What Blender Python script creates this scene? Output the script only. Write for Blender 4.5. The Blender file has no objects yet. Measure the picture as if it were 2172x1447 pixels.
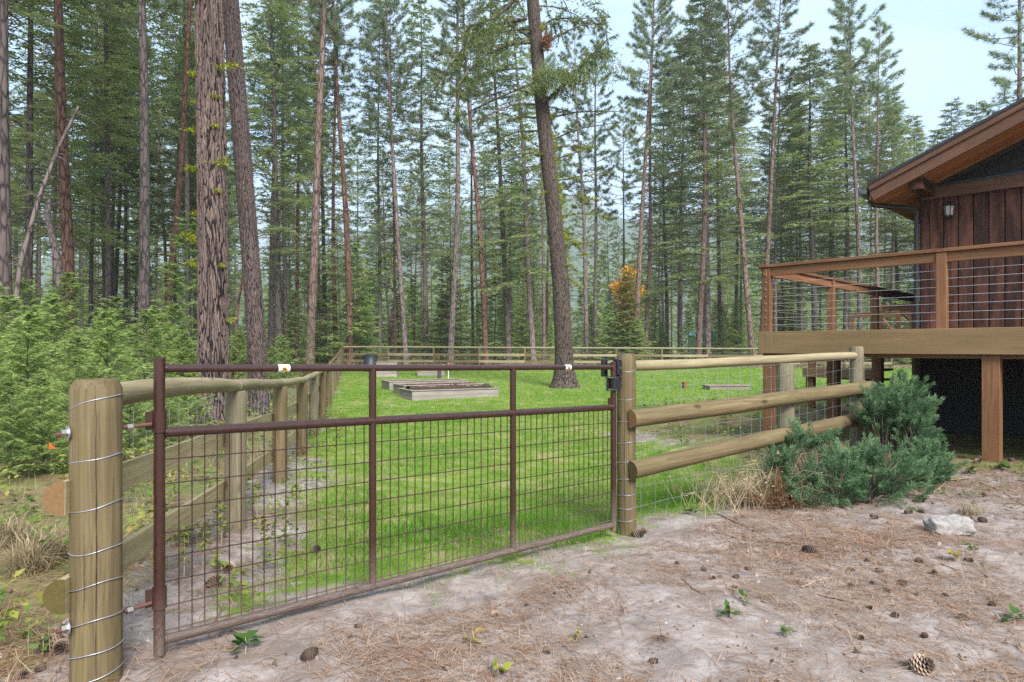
import bpy, math, random
import numpy as np
from mathutils import Matrix, Vector, Euler
R = math.radians
scene = bpy.context.scene
C = scene.collection

# ------------------------------------------------------------------ camera, sky, sun, exposure
EYE, FPX, CX, HY = 1.3, 1400.0, 1086.0, 740.0
cam_data = bpy.data.cameras.new('camera')
cam = bpy.data.objects.new('camera', cam_data); C.objects.link(cam)
cam.location = (0, 0, EYE); cam.rotation_euler = (R(90), 0, 0)
cam_data.sensor_width = 36.0; cam_data.lens = FPX / 2172 * 36
cam_data.shift_y = (HY - 723.5) / 2172
cam_data.clip_start = 0.05; cam_data.clip_end = 5000
scene.camera = cam

SUN_EL, SUN_AZ = R(42), R(160)          # azimuth clockwise from +Y (behind the camera, to the right)
world = bpy.data.worlds.new('World'); scene.world = world; world.use_nodes = True
nt = world.node_tree; nt.nodes.clear()
def N(t, k, **kw):
    n = t.nodes.new(k)
    for a, b in kw.items(): setattr(n, a, b)
    return n
wo = N(nt, 'ShaderNodeOutputWorld'); bg = N(nt, 'ShaderNodeBackground')
sky = N(nt, 'ShaderNodeTexSky', sky_type='NISHITA'); sky.sun_disc = False
sky.sun_elevation = SUN_EL; sky.sun_rotation = SUN_AZ; sky.altitude = 900; sky.dust_density = 1.0
tc = N(nt, 'ShaderNodeTexCoord'); mp = N(nt, 'ShaderNodeMapping'); mp.inputs['Scale'].default_value = (1, 1, 2.6)
nz = N(nt, 'ShaderNodeTexNoise'); nz.inputs['Scale'].default_value = 2.3; nz.inputs['Detail'].default_value = 7; nz.inputs['Roughness'].default_value = .55
nz.inputs['Distortion'].default_value = .4
cr = N(nt, 'ShaderNodeValToRGB'); cr.color_ramp.elements[0].position = .38; cr.color_ramp.elements[1].position = .60
cr.color_ramp.elements[0].color = (.15, .15, .15, 1); cr.color_ramp.elements[1].color = (.95, .95, .95, 1)
mx = N(nt, 'ShaderNodeMix', data_type='RGBA'); mx.inputs['B'].default_value = (2.15, 2.95, 3.55, 1)
nt.links.new(tc.outputs['Generated'], mp.inputs[0]); nt.links.new(mp.outputs[0], nz.inputs['Vector'])
nt.links.new(nz.outputs[0], cr.inputs[0]); nt.links.new(cr.outputs[0], mx.inputs['Factor'])
nt.links.new(sky.outputs[0], mx.inputs['A']); nt.links.new(mx.outputs['Result'], bg.inputs[0])
bg.inputs[1].default_value = .10
nt.links.new(bg.outputs[0], wo.inputs[0])

sd = bpy.data.lights.new('sun', 'SUN'); sd.energy = 2.3; sd.angle = R(22); sd.color = (1, .97, .94)
sun = bpy.data.objects.new('sun', sd); C.objects.link(sun)
tosun = Vector((math.sin(SUN_AZ) * math.cos(SUN_EL), math.cos(SUN_AZ) * math.cos(SUN_EL), math.sin(SUN_EL)))
sun.rotation_euler = tosun.to_track_quat('Z', 'Y').to_euler()
sun.location = (-5, -8, 12)
vs = scene.view_settings; vs.view_transform = 'Standard'; vs.look = 'None'; vs.exposure = 2.1; vs.gamma = 1; vs.use_curve_mapping = False
scene.cycles.max_bounces = 8; scene.cycles.diffuse_bounces = 4; scene.cycles.transmission_bounces = 4; scene.cycles.transparent_max_bounces = 6
scene.cycles.sample_clamp_indirect = 6; scene.cycles.use_denoising = False

# ------------------------------------------------------------------ helpers
def tag(o, label=None, cat=None, group=None, kind=None):
    if label: o['label'] = label
    if cat: o['category'] = cat
    if group: o['group'] = group
    if kind: o['kind'] = kind
    return o
PM = {}
def empty(name, loc=(0, 0, 0), rz=0.0, label=None, cat=None, group=None):
    o = bpy.data.objects.new(name, None); C.objects.link(o); o.empty_display_size = .1
    o.location = loc; o.rotation_euler = (0, 0, rz)
    PM[o.name] = Matrix.Translation(loc) @ Matrix.Rotation(rz, 4, 'Z')
    return tag(o, label, cat, group)
def mesh(name, V, F, smooth=True, sharp=None, tone=None, tname='tone'):
    me = bpy.data.meshes.new(name)
    V = np.asarray(V, np.float32).reshape(-1, 3)
    if isinstance(F, np.ndarray):
        k = F.shape[1]; me.vertices.add(len(V)); me.vertices.foreach_set('co', V.ravel())
        me.loops.add(F.size); me.loops.foreach_set('vertex_index', F.astype(np.int32).ravel())
        me.polygons.add(len(F)); me.polygons.foreach_set('loop_start', np.arange(0, F.size, k, dtype=np.int32))
        me.update(calc_edges=True)
    else:
        me.from_pydata([tuple(v) for v in V.tolist()], [], F)
    if smooth:
        me.polygons.foreach_set('use_smooth', np.ones(len(me.polygons), bool))
        if sharp: me.set_sharp_from_angle(angle=R(sharp))
    if tone is not None:
        a = me.attributes.new(tname, 'FLOAT', 'POINT'); a.data.foreach_set('value', np.asarray(tone, np.float32).ravel())
    return me
def obj(name, me, mat=None, parent=None, M=None, world=True):
    """M is the world matrix when world=True, else local to the parent"""
    o = bpy.data.objects.new(name, me); C.objects.link(o)
    if mat and me and not me.materials: me.materials.append(mat)
    if M is not None: o.matrix_basis = M
    if parent:
        o.parent = parent
        if world and parent.name in PM: o.matrix_parent_inverse = PM[parent.name].inverted()
    PM[o.name] = (M or Matrix()) if world else (PM.get(parent.name, Matrix()) if parent else Matrix()) @ (M or Matrix())
    return o
def frame(p0, p1, up=(0, 0, 1)):
    p0, p1 = Vector(p0), Vector(p1); x = (p1 - p0).normalized(); u = Vector(up)
    if abs(x.dot(u)) > .99: u = Vector((0, -1, 0))
    y = u.cross(x).normalized(); z = x.cross(y)
    return Matrix(((x.x, y.x, z.x, p0.x), (x.y, y.y, z.y, p0.y), (x.z, y.z, z.z, p0.z), (0, 0, 0, 1))), (p1 - p0).length
def box_mesh(sx, sy, sz, b=.004):
    """box centred at the origin with chamfered edges"""
    b = min(b, sx * .3, sy * .3, sz * .3); V = []; idx = {}
    hx, hy, hz = sx / 2, sy / 2, sz / 2
    for i in (-1, 1):
        for j in (-1, 1):
            for k in (-1, 1):
                idx[i, j, k] = len(V)
                V += [(i * hx, j * (hy - b), k * (hz - b)), (i * (hx - b), j * hy, k * (hz - b)), (i * (hx - b), j * (hy - b), k * hz)]
    F = []
    for ax in range(3):
        o1, o2 = [a for a in range(3) if a != ax]
        for s in (-1, 1):
            q = []
            for (a, c) in ((-1, -1), (1, -1), (1, 1), (-1, 1)):
                key = [0, 0, 0]; key[ax] = s; key[o1] = a; key[o2] = c; q.append(idx[tuple(key)] + ax)
            F.append(q)
        for a in (-1, 1):
            for c in (-1, 1):
                k1 = [0, 0, 0]; k2 = [0, 0, 0]; k1[ax] = -1; k2[ax] = 1
                k1[o1] = k2[o1] = a; k1[o2] = k2[o2] = c; i1, i2 = idx[tuple(k1)], idx[tuple(k2)]
                F.append([i1 + o1, i2 + o1, i2 + o2, i1 + o2])
    for v in idx.values(): F.append([v, v + 1, v + 2])
    me = mesh('box', V, F, smooth=False)
    import bmesh
    bm = bmesh.new(); bm.from_mesh(me); bmesh.ops.recalc_face_normals(bm, faces=bm.faces); bm.to_mesh(me); bm.free()
    return me
def box(name, c, s, mat, parent=None, world=True, rot=None, b=.004):
    M = Matrix.Translation(c)
    if rot is not None: M = M @ (Matrix.Rotation(rot, 4, 'Z') if isinstance(rot, (int, float)) else rot)
    # grain runs along local X: turn the longest side onto X
    s = list(s); ax = s.index(max(s))
    if ax == 2: M = M @ Matrix.Rotation(R(-90), 4, 'Y'); s = [s[2], s[1], s[0]]
    elif ax == 1: M = M @ Matrix.Rotation(R(90), 4, 'Z'); s = [s[1], s[0], s[2]]
    return obj(name, box_mesh(*s, b), mat, parent, M, world)
def beam(name, p0, p1, w, h, mat, parent=None, world=True, up=(0, 0, 1), b=.004):
    M, L = frame(p0, p1, up)
    return obj(name, box_mesh(L, w, h, b), mat, parent, M @ Matrix.Translation((L / 2, 0, 0)), world)
def extr_mesh(prof, L, nseg=1, taper=(1, 1), wob=0.0, chamfer=0.0, seed=0, bend=0.0, sharp=40):
    """profile (y,z) swept along X 0..L with end caps"""
    rng = np.random.default_rng(seed); prof = np.asarray(prof, float); n = len(prof)
    xs = list(np.linspace(0, L, nseg + 1)); sc = [taper[0] + (taper[1] - taper[0]) * x / L for x in xs]
    if chamfer > 0: xs = xs[:-1] + [L - chamfer, L]; sc = sc[:-1] + [sc[-1], sc[-1] * (1 - chamfer / (2.1 * abs(prof).max()))]
    V = []; ph = rng.uniform(0, 6, 6)
    for x, s in zip(xs, sc):
        oy = wob * (math.sin(x * 2.1 + ph[0]) + .5 * math.sin(x * 5 + ph[1])); oz = wob * (math.sin(x * 1.7 + ph[2]) + .5 * math.sin(x * 4.3 + ph[3]))
        k = s * (1 + (wob * 2) * math.sin(x * 6 + ph[4]))
        oz += bend * math.sin(math.pi * x / L)
        for (y, z) in prof: V.append((x, y * k + oy, z * k + oz))
    F = []; m = len(xs)
    for i in range(m - 1):
        for j in range(n):
            a, b2 = i * n + j, i * n + (j + 1) % n
            F.append([a, b2, b2 + n, a + n])
    F.append(list(range(n))[::-1]); F.append(list(range((m - 1) * n, m * n)))
    return mesh('extr', V, F, True, sharp)
def circ(r, n=16): return [(r * math.cos(2 * math.pi * i / n), r * math.sin(2 * math.pi * i / n)) for i in range(n)]
def dprof(r, n=14, flat=.15):
    """half-round: round towards +Y, flat at -flat*r"""
    a0 = math.asin(-flat); return [(r * math.sin(a), -r * math.cos(a)) for a in np.linspace(a0, math.pi - a0, n)]
def pole(name, p0, p1, r, mat, parent=None, n=16, r1=None, world=True, up=(0, 0, 1), prof=None, **kw):
    M, L = frame(p0, p1, up)
    return obj(name, extr_mesh(prof or circ(r, n), L, taper=(1, (r1 or r) / r), **kw), mat, parent, M, world)
def tube_np(path, rad, n=6, cap=False):
    """returns V,F(quads) arrays for a tube along a polyline"""
    P = np.asarray(path, float); m = len(P); rad = np.broadcast_to(np.asarray(rad, float), (m,))
    T = np.gradient(P, axis=0); T /= np.linalg.norm(T, axis=1)[:, None] + 1e-9
    ref = np.array([0, 0, 1.]) if abs(T[0, 2]) < .8 else np.array([1., 0, 0])
    A = np.cross(T, ref); A /= np.linalg.norm(A, axis=1)[:, None] + 1e-9; B = np.cross(T, A)
    th = np.linspace(0, 2 * np.pi, n, endpoint=False)
    V = P[:, None] + rad[:, None, None] * (np.cos(th)[None, :, None] * A[:, None] + np.sin(th)[None, :, None] * B[:, None])
    i = np.arange(m - 1)[:, None] * n; j = np.arange(n)[None]; j2 = (j + 1) % n
    F = np.stack([i + j, i + j2, i + n + j2, i + n + j], -1).reshape(-1, 4)
    return V.reshape(-1, 3), F
def joinq(parts):
    Vs, Fs, o = [], [], 0
    for V, F in parts:
        Vs.append(V); Fs.append(F + o); o += len(V)
    return np.concatenate(Vs), np.concatenate(Fs)
def tube(name, path, rad, mat, parent=None, n=8, world=True):
    V, F = tube_np(path, rad, n)
    return obj(name, mesh('tube', V, F), mat, parent, None, world)

# ------------------------------------------------------------------ materials
def newmat(name):
    m = bpy.data.materials.new(name); m.use_nodes = True; t = m.node_tree
    return m, t, t.nodes['Principled BSDF'], t.nodes['Material Output']
def ramp(t, src, stops):
    r = N(t, 'ShaderNodeValToRGB'); e = r.color_ramp.elements
    while len(e) < len(stops): e.new(.5)
    for i, (p, c) in enumerate(stops): e[i].position = p; e[i].color = (*c, 1)
    t.links.new(src, r.inputs[0]); return r.outputs[0]
def noise(t, vec, scale, detail=4, rough=.5, dist=0):
    n = N(t, 'ShaderNodeTexNoise'); n.inputs['Scale'].default_value = scale; n.inputs['Detail'].default_value = detail
    n.inputs['Roughness'].default_value = rough; n.inputs['Distortion'].default_value = dist
    if vec: t.links.new(vec, n.inputs['Vector'])
    return n.outputs[0]
def mapped(t, scale, rnd=True, coord='Object'):
    tc = N(t, 'ShaderNodeTexCoord'); m = N(t, 'ShaderNodeMapping'); m.inputs['Scale'].default_value = scale
    t.links.new(tc.outputs[coord], m.inputs[0])
    if rnd:
        oi = N(t, 'ShaderNodeObjectInfo'); mu = N(t, 'ShaderNodeMath', operation='MULTIPLY'); mu.inputs[1].default_value = 37
        t.links.new(oi.outputs['Random'], mu.inputs[0]); t.links.new(mu.outputs[0], m.inputs['Location'])
    return m.outputs[0]
def mixc(t, f, a, b, mode='MIX'):
    m = N(t, 'ShaderNodeMix', data_type='RGBA', blend_type=mode)
    for s, v in (('Factor', f), ('A', a), ('B', b)):
        if isinstance(v, (int, float)): m.inputs[s].default_value = v
        elif isinstance(v, tuple): m.inputs[s].default_value = (*v, 1)
        else: t.links.new(v, m.inputs[s])
    return m.outputs['Result']
def bump(t, src, bsdf, strength=.3, dist=.01):
    b = N(t, 'ShaderNodeBump'); b.inputs['Strength'].default_value = strength; b.inputs['Distance'].default_value = dist
    t.links.new(src, b.inputs['Height']); t.links.new(b.outputs[0], bsdf.inputs['Normal'])
def hsv_rand(t, col, amt=.25):
    oi = N(t, 'ShaderNodeObjectInfo'); mr = N(t, 'ShaderNodeMapRange'); mr.inputs['To Min'].default_value = 1 - amt; mr.inputs['To Max'].default_value = 1 + amt
    t.links.new(oi.outputs['Random'], mr.inputs['Value']); h = N(t, 'ShaderNodeHueSaturation')
    t.links.new(mr.outputs[0], h.inputs['Value']); t.links.new(col, h.inputs['Color']); return h.outputs[0]
def wood(name, dark, mid, light, rough=.75, knots=True, rnd=.18, scale=1.0, crack=True, worn=None):
    m, t, b, o = newmat(name)
    g = noise(t, mapped(t, (1.2 * scale, 26 * scale, 26 * scale)), 1.6, 8, .62, 1.0)
    col = ramp(t, g, [(.30, dark), (.5, mid), (.72, light)])
    blot = noise(t, mapped(t, (1.1, 5, 5)), 1.3, 3)
    col = mixc(t, ramp(t, blot, [(.35, (0, 0, 0)), (.7, (.6, .6, .6))]), col, tuple(x * .68 for x in mid))
    if knots:
        v = N(t, 'ShaderNodeTexVoronoi'); v.inputs['Scale'].default_value = 1.0; t.links.new(mapped(t, (2.2, 5, 5)), v.inputs['Vector'])
        col = mixc(t, ramp(t, v.outputs['Distance'], [(.05, (.8, .8, .8)), (.13, (0, 0, 0))]), col, tuple(x * .45 for x in dark))
    if worn: col = mixc(t, ramp(t, noise(t, mapped(t, (1.5, 9, 9)), 1.1, 5), [(.45, (0, 0, 0)), (.62, (.8, .8, .8))]), col, worn)
    t.links.new(hsv_rand(t, col, rnd), b.inputs['Base Color']); b.inputs['Roughness'].default_value = rough
    b.inputs['Specular IOR Level'].default_value = .25
    bump(t, g, b, .35, .003); return m
def plain(name, col, rough=.5, metal=0, var=.15, nscale=20, spec=.5):
    m, t, b, o = newmat(name)
    n = noise(t, mapped(t, (1, 1, 1)), nscale, 5, .6)
    c = mixc(t, n, tuple(x * (1 - var) for x in col), tuple(min(1, x * (1 + var)) for x in col))
    t.links.new(c, b.inputs['Base Color']); b.inputs['Roughness'].default_value = rough; b.inputs['Metallic'].default_value = metal
    b.inputs['Specular IOR Level'].default_value = spec
    return m
def leafmat(name, stops, trans=.35, rnd=.2, attr='tone'):
    m, t, b, o = newmat(name); t.nodes.remove(b)
    a = N(t, 'ShaderNodeAttribute', attribute_name=attr)
    col = hsv_rand(t, ramp(t, a.outputs['Fac'], stops), rnd)
    d = N(t, 'ShaderNodeBsdfDiffuse'); tr = N(t, 'ShaderNodeBsdfTranslucent'); mixn = N(t, 'ShaderNodeMixShader'); mixn.inputs[0].default_value = trans
    t.links.new(col, d.inputs[0]); t.links.new(col, tr.inputs[0]); t.links.new(d.outputs[0], mixn.inputs[1]); t.links.new(tr.outputs[0], mixn.inputs[2])
    t.links.new(mixn.outputs[0], o.inputs['Surface']); return m
def barkmat(name, furrow, plate, hi, sc=(9, 9, 2.0), rnd=.2):
    m, t, b, o = newmat(name); vec = mapped(t, sc)
    v = N(t, 'ShaderNodeTexVoronoi', feature='DISTANCE_TO_EDGE'); v.inputs['Scale'].default_value = 1.3
    wz = N(t, 'ShaderNodeMix', data_type='VECTOR'); wz.inputs['Factor'].default_value = .25
    nn = N(t, 'ShaderNodeTexNoise'); nn.inputs['Scale'].default_value = 2; t.links.new(vec, nn.inputs['Vector'])
    t.links.new(vec, wz.inputs['A']); t.links.new(nn.outputs['Color'], wz.inputs['B']); t.links.new(wz.outputs['Result'], v.inputs['Vector'])
    col = mixc(t, noise(t, vec, 1.1, 5), plate, hi)
    col = mixc(t, ramp(t, v.outputs['Distance'], [(.02, (1, 1, 1)), (.16, (0, 0, 0))]), col, furrow)
    col = mixc(t, ramp(t, noise(t, mapped(t, (.8, .8, .5)), 1.2, 3), [(.4, (0, 0, 0)), (.75, (.7, .7, .7))]), col, tuple(x * .8 for x in plate))
    t.links.new(hsv_rand(t, col, rnd), b.inputs['Base Color']); b.inputs['Roughness'].default_value = .95; b.inputs['Specular IOR Level'].default_value = .1
    bump(t, v.outputs['Distance'], b, .8, .02); return m
M_ = {}
M_['pt'] = wood('treated_pine', (.07, .050, .023), (.140, .103, .049), (.215, .165, .085), rnd=.12)
M_['pt_pale'] = wood('treated_pine_pale', (.165, .132, .07), (.26, .213, .12), (.36, .30, .185), rnd=.08)
M_['board'] = wood('fresh_board', (.25, .19, .09), (.37, .29, .155), (.47, .385, .225), rnd=.08)
M_['pt_grey'] = wood('treated_pine_weathered', (.10, .085, .052), (.17, .145, .088), (.25, .215, .135), rnd=.08)
M_['pt_end'] = plain('sawn_end', (.17, .10, .045), .9, var=.3, nscale=60, spec=.1)
M_['pt_end_old'] = plain('sawn_end_old', (.085, .068, .024), .95, var=.5, nscale=90, spec=.1)
M_['cedar'] = wood('stained_cedar', (.10, .043, .018), (.165, .077, .034), (.23, .115, .054), rnd=.15)
M_['cedar_light'] = wood('cedar_soffit', (.20, .078, .028), (.30, .125, .046), (.38, .175, .07), rnd=.2)
M_['siding'] = wood('stained_siding', (.020, .0075, .0045), (.040, .015, .0085), (.070, .0265, .015), rough=.7, rnd=.25, scale=.6, worn=(.115, .044, .026))
M_['trim'] = wood('brown_trim', (.075, .035, .020), (.12, .058, .034), (.16, .08, .048), rough=.65, knots=False, rnd=.08)
M_['composite'] = wood('composite_fascia', (.155, .097, .042), (.195, .125, .057), (.225, .15, .073), rough=.6, knots=False, rnd=.03, scale=.7)
M_['greywood'] = wood('weathered_grey_wood', (.20, .17, .145), (.27, .235, .20), (.36, .32, .27), rough=.9, rnd=.12)
M_['black'] = plain('black_paint', (.012, .013, .015), .45, var=.2)
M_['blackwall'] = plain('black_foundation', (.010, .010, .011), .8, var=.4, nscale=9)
M_['shingle'] = plain('dark_shingle', (.03, .03, .034), .9, var=.4, nscale=50)
M_['galv'] = plain('galvanised_wire', (.42, .45, .50), .42, .75, .15)
M_['steel'] = plain('zinc_nut', (.30, .28, .22), .35, .85, .2)
M_['rust'] = plain('rusty_bolt', (.11, .045, .03), .7, .2, .4, 60)
M_['cable'] = plain('steel_cable', (.62, .63, .66), .35, .8, .1)
M_['white'] = plain('white_sticker', (.78, .78, .78), .4, 0, .03)
M_['yellow'] = plain('yellow_print', (.80, .62, .02), .4, 0, .03)
M_['amber'] = plain('amber_print', (.72, .36, .01), .4, 0, .03)
M_['ink'] = plain('black_print', (.012, .011, .01), .4, 0, .03)
M_['plastic'] = plain('dark_plastic', (.018, .026, .032), .5, 0, .15)
M_['soil'] = plain('dark_soil', (.055, .038, .03), .97, 0, .6, 40, .1)
M_['orange'] = plain('orange_plastic', (.85, .16, .03), .5, 0, .05)
M_['teal'] = plain('turquoise_paint', (.22, .52, .48), .6, 0, .1)
M_['glass'] = plain('dark_glass', (.012, .011, .011), .5, 0, .1, spec=.25)
M_['concrete'] = plain('rough_concrete', (.36, .33, .30), .95, 0, .35, 35, .15)
M_['bark_dark'] = barkmat('bark_dark', (.03, .024, .023), (.105, .082, .074), (.16, .125, .112))
M_['bark_grey'] = barkmat('bark_grey', (.05, .039, .037), (.16, .125, .114), (.23, .18, .165))
M_['bark_red'] = barkmat('bark_red', (.035, .018, .014), (.13, .068, .048), (.20, .115, .085))
M_['bark_pink'] = barkmat('bark_pink', (.05, .034, .03), (.17, .112, .092), (.24, .165, .138))
M_['lichen'] = plain('wolf_lichen', (.32, .36, .02), .9, 0, .35, 60, .1)
def gate_paint():
    m, t, b, o = newmat('maroon_gate_paint')
    n = noise(t, mapped(t, (1, 1, 1), False), 30, 6, .7)
    col = ramp(t, n, [(.3, (.030, .0125, .0095)), (.7, (.046, .020, .0145))])
    geo = N(t, 'ShaderNodeNewGeometry'); sp = N(t, 'ShaderNodeSeparateXYZ'); t.links.new(geo.outputs['Position'], sp.inputs[0])
    lo = N(t, 'ShaderNodeMapRange'); lo.inputs['From Min'].default_value = .30; lo.inputs['From Max'].default_value = -.02
    t.links.new(sp.outputs['Z'], lo.inputs['Value'])
    d = N(t, 'ShaderNodeMath', operation='MULTIPLY'); t.links.new(lo.outputs[0], d.inputs[0])
    t.links.new(ramp(t, noise(t, None, 55, 5, .8), [(.44, (0, 0, 0)), (.60, (1, 1, 1))]), d.inputs[1])
    t.links.new(mixc(t, d.outputs[0], col, (.24, .19, .15)), b.inputs['Base Color'])
    r = N(t, 'ShaderNodeMath', operation='MULTIPLY_ADD'); r.inputs[1].default_value = .5; r.inputs[2].default_value = .24
    t.links.new(d.outputs[0], r.inputs[0]); t.links.new(r.outputs[0], b.inputs['Roughness'])
    return m
M_['gate'] = gate_paint()
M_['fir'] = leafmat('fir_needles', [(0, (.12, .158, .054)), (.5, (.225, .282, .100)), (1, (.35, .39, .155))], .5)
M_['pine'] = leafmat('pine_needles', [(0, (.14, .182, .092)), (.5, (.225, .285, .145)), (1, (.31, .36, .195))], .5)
M_['sapling'] = leafmat('sapling_needles', [(0, (.09, .145, .038)), (.45, (.25, .345, .10)), (1, (.52, .60, .22))], .5, .15)
M_['juniper'] = leafmat('juniper_needles', [(0, (.050, .095, .046)), (.5, (.130, .228, .112)), (1, (.26, .37, .19))], .4, .1)
M_['brownneedle'] = leafmat('dead_needles', [(0, (.16, .075, .035)), (1, (.30, .165, .085))], .2)
M_['grass'] = leafmat('grass_blades', [(0, (.045, .150, .010)), (.45, (.100, .275, .020)), (.78, (.205, .35, .045)), (1, (.40, .35, .17))], .4, .0)
M_['weeds'] = leafmat('weed_leaves', [(0, (.05, .11, .03)), (.4, (.13, .20, .045)), (.75, (.29, .29, .06)), (1, (.36, .24, .08))], .35, .1)
M_['drygrass'] = leafmat('dry_grass', [(0, (.20, .145, .085)), (.5, (.36, .28, .165)), (1, (.50, .42, .27))], .3, .1)
M_['litter'] = leafmat('fallen_needles', [(0, (.17, .090, .055)), (.5, (.30, .175, .11)), (1, (.44, .31, .21))], .1, .0)
M_['autumn'] = leafmat('autumn_leaves', [(0, (.62, .26, .015)), (1, (.80, .46, .04))], .5, .1)
M_['yellowgreen'] = leafmat('turning_leaves', [(0, (.22, .28, .04)), (1, (.50, .45, .06))], .4, .1)
M_['cone'] = plain('cone_scale', (.085, .045, .028), .9, 0, .5, 70, .15)
M_['stick'] = plain('dead_stick', (.22, .16, .125), .95, 0, .4, 50, .1)
M_['drystem'] = plain('dry_stem', (.40, .30, .19), .9, 0, .3, 40, .1)
# ------------------------------------------------------------------ terrain
CP = np.array([(0, 0, 0), (0, 1.5, 0), (-3, 1, 0.02), (3, 1, .02), (-1.6, 2.6, .0), (-.9, 3, 0), (.85, 4.95, -.09), (0, 3.8, -.05), (1.8, 3.2, 0), (1.88, 5.93, -.13), (2.7, 5.6, -.05),
    (4.0, 5.9, .08), (3, 4.5, .04), (4.9, 4.6, .1), (3.6, 6.9, .16), (3.09, 8.2, .22), (4.6, 6.4, .22), (6.2, 10, .04), (7.2, 8.9, .06), (8.5, 7, .1), (-1.97, 4.7, .0), (-2.39, 6.8, -.07), (-2.86, 9, -.16), (-3.36, 11.2, -.18),
    (-3.87, 13.5, -.16), (0, 7, -.13), (0, 10, -.14), (1, 8, -.12), (0, 14, -.1), (3, 11, .0), (2, 17, -.05), (-2, 20, -.02), (-6, 22, .0), (-7.5, 30, .15), (-10, 38, .30), (0, 38, .28), (12, 38, .25), (22, 38, .2), (0, 27, .1),
    (5, 25, .08), (10, 20, .05), (-6, 6, .05), (-6, 12, .0), (-12, 14, .15), (-12, 28, .2), (-20, 20, .3), (-8, 3, .1), (20, 12, .1), (0, 60, .45), (-40, 60, .5), (40, 60, .4), (40, 20, .2), (-40, 20, .4), (0, 120, .6), (-10, -6, 0), (10, -6, 0)], float)
def hnoise(x, y):
    return np.clip(1.6 - np.hypot(x - 2, y - 3) / 5, 0, 1) * (.011 * np.sin(3.7 * x + 2 * np.sin(2.9 * y + 1)) * np.sin(4.1 * y + np.sin(3 * x)) + .009 * np.sin(9.1 * x + 2.5 * np.sin(6.3 * y)) * np.sin(8.7 * y + 2 * np.sin(5.1 * x)) + .006 * np.sin(19 * x + 3 * np.sin(13 * y)) * np.sin(21 * y + 2 * np.sin(15 * x))) + (.012 * np.sin(2.3 * x + 1.1 * np.sin(1.7 * y)) * np.sin(1.9 * y + .7) + .007 * np.sin(6.1 * x + 2 * np.sin(3.1 * y)) * np.sin(5.3 * y + 1.3 * x)
            + .004 * np.sin(13 * x + 3 * np.sin(5 * y)) * np.sin(12 * y + 2 * np.sin(7 * x)))
def G(x, y):
    x = np.asarray(x, float); y = np.asarray(y, float); sh = x.shape; x = x.ravel(); y = y.ravel(); out = np.empty_like(x)
    for i in range(0, len(x), 20000):
        xx, yy = x[i:i + 20000], y[i:i + 20000]
        d2 = (xx[:, None] - CP[None, :, 0]) ** 2 + (yy[:, None] - CP[None, :, 1]) ** 2
        w = 1 / (d2 + .5) ** 1.6
        out[i:i + 20000] = (w * CP[None, :, 2]).sum(1) / w.sum(1)
    mound = .30 * np.exp(-(((x - 4.3) / 1.9) ** 2 + ((y - 12.2) / 1.5) ** 2)) + .12 * np.exp(-(((x - 3.0) / .8) ** 2 + ((y - 11.6) / .9) ** 2))
    far = np.clip((np.hypot(x, y - 20) - 200) / 300, 0, 1)
    z = out + mound + hnoise(x, y) * np.clip(1.4 - np.hypot(x, y) / 40, .2, 1)
    return (z * (1 - far)).reshape(sh)
def g1(x, y): return float(G(np.array([x]), np.array([y]))[0])
def at(px, Y): return (px - CX) / FPX * Y          # world X of a picture column at depth Y
def zat(py, Y): return EYE - (py - HY) / FPX * Y
def on_ground(px, py):
    lo = 1.0
    for Y in np.arange(1.5, 60, .01):
        x = at(px, Y)
        if zat(py, Y) <= lo_g(x, Y): return x, Y
    return at(px, 60), 60
_gc = {}
def lo_g(x, y):
    k = (round(x * 10), round(y * 10))
    if k not in _gc: _gc[k] = g1(x, y)
    return _gc[k]
LAWN = np.array([(-1.45, 3.15), (-.25, 3.5), (.88, 4.72), (1.88, 5.60), (2.6, 6.15), (2.9, 6.9), (2.5, 8.2), (1.9, 9.6), (2.0, 11), (2.8, 14.2), (6.5, 15.2), (9, 16), (16, 18), (30, 22), (30, 37.6), (-10, 37.6), (-7.45, 27), (-4.65, 15.5), (-3.45, 10.4), (-2.8, 8.0), (-2.4, 7.0), (-2.05, 5.7), (-1.8, 4.6)])
def sdf(poly, x, y):
    """signed distance, positive inside"""
    x = np.asarray(x, float); y = np.asarray(y, float); d = np.full(x.shape, 1e9); ins = np.zeros(x.shape, bool)
    n = len(poly)
    for i in range(n):
        ax, ay = poly[i]; bx, by = poly[(i + 1) % n]; ex, ey = bx - ax, by - ay
        tt = np.clip(((x - ax) * ex + (y - ay) * ey) / (ex * ex + ey * ey), 0, 1)
        d = np.minimum(d, np.hypot(x - ax - tt * ex, y - ay - tt * ey))
        c = ((ay > y) != (by > y)) & (x < (bx - ax) * (y - ay) / (by - ay + 1e-12) + ax); ins ^= c
    return np.where(ins, d, -d)
def vnoise(x, y, s=1.0, seed=0):
    a = seed * 1.7
    return .5 + .25 * (np.sin(1.7 * s * x + a + 1.3 * np.sin(1.1 * s * y + a)) + .6 * np.sin(2.9 * s * y + 2 * a + 1.5 * np.sin(2.3 * s * x)) + .4 * np.sin(5.3 * s * x + 4.1 * s * y + a))
def lawn_mask(x, y): return np.clip((sdf(LAWN, x, y) + .22 + .6 * (vnoise(x, y, 2.2) - .5)) / .95, 0, 1)
FENCE_L = [(-1.636, 2.6), (-1.97, 4.7), (-2.39, 6.8), (-2.86, 9.0), (-3.36, 11.2), (-3.87, 13.5), (-4.42, 15.9), (-5.0, 18.3), (-5.6, 20.8), (-6.2, 23.3), (-6.8, 25.8), (-7.4, 28.3), (-8.0, 30.8), (-8.62, 33.3), (-9.2, 35.6), (-9.75, 38.0)]
def fence_x(y): return np.interp(y, [p[1] for p in FENCE_L], [p[0] for p in FENCE_L])
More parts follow.
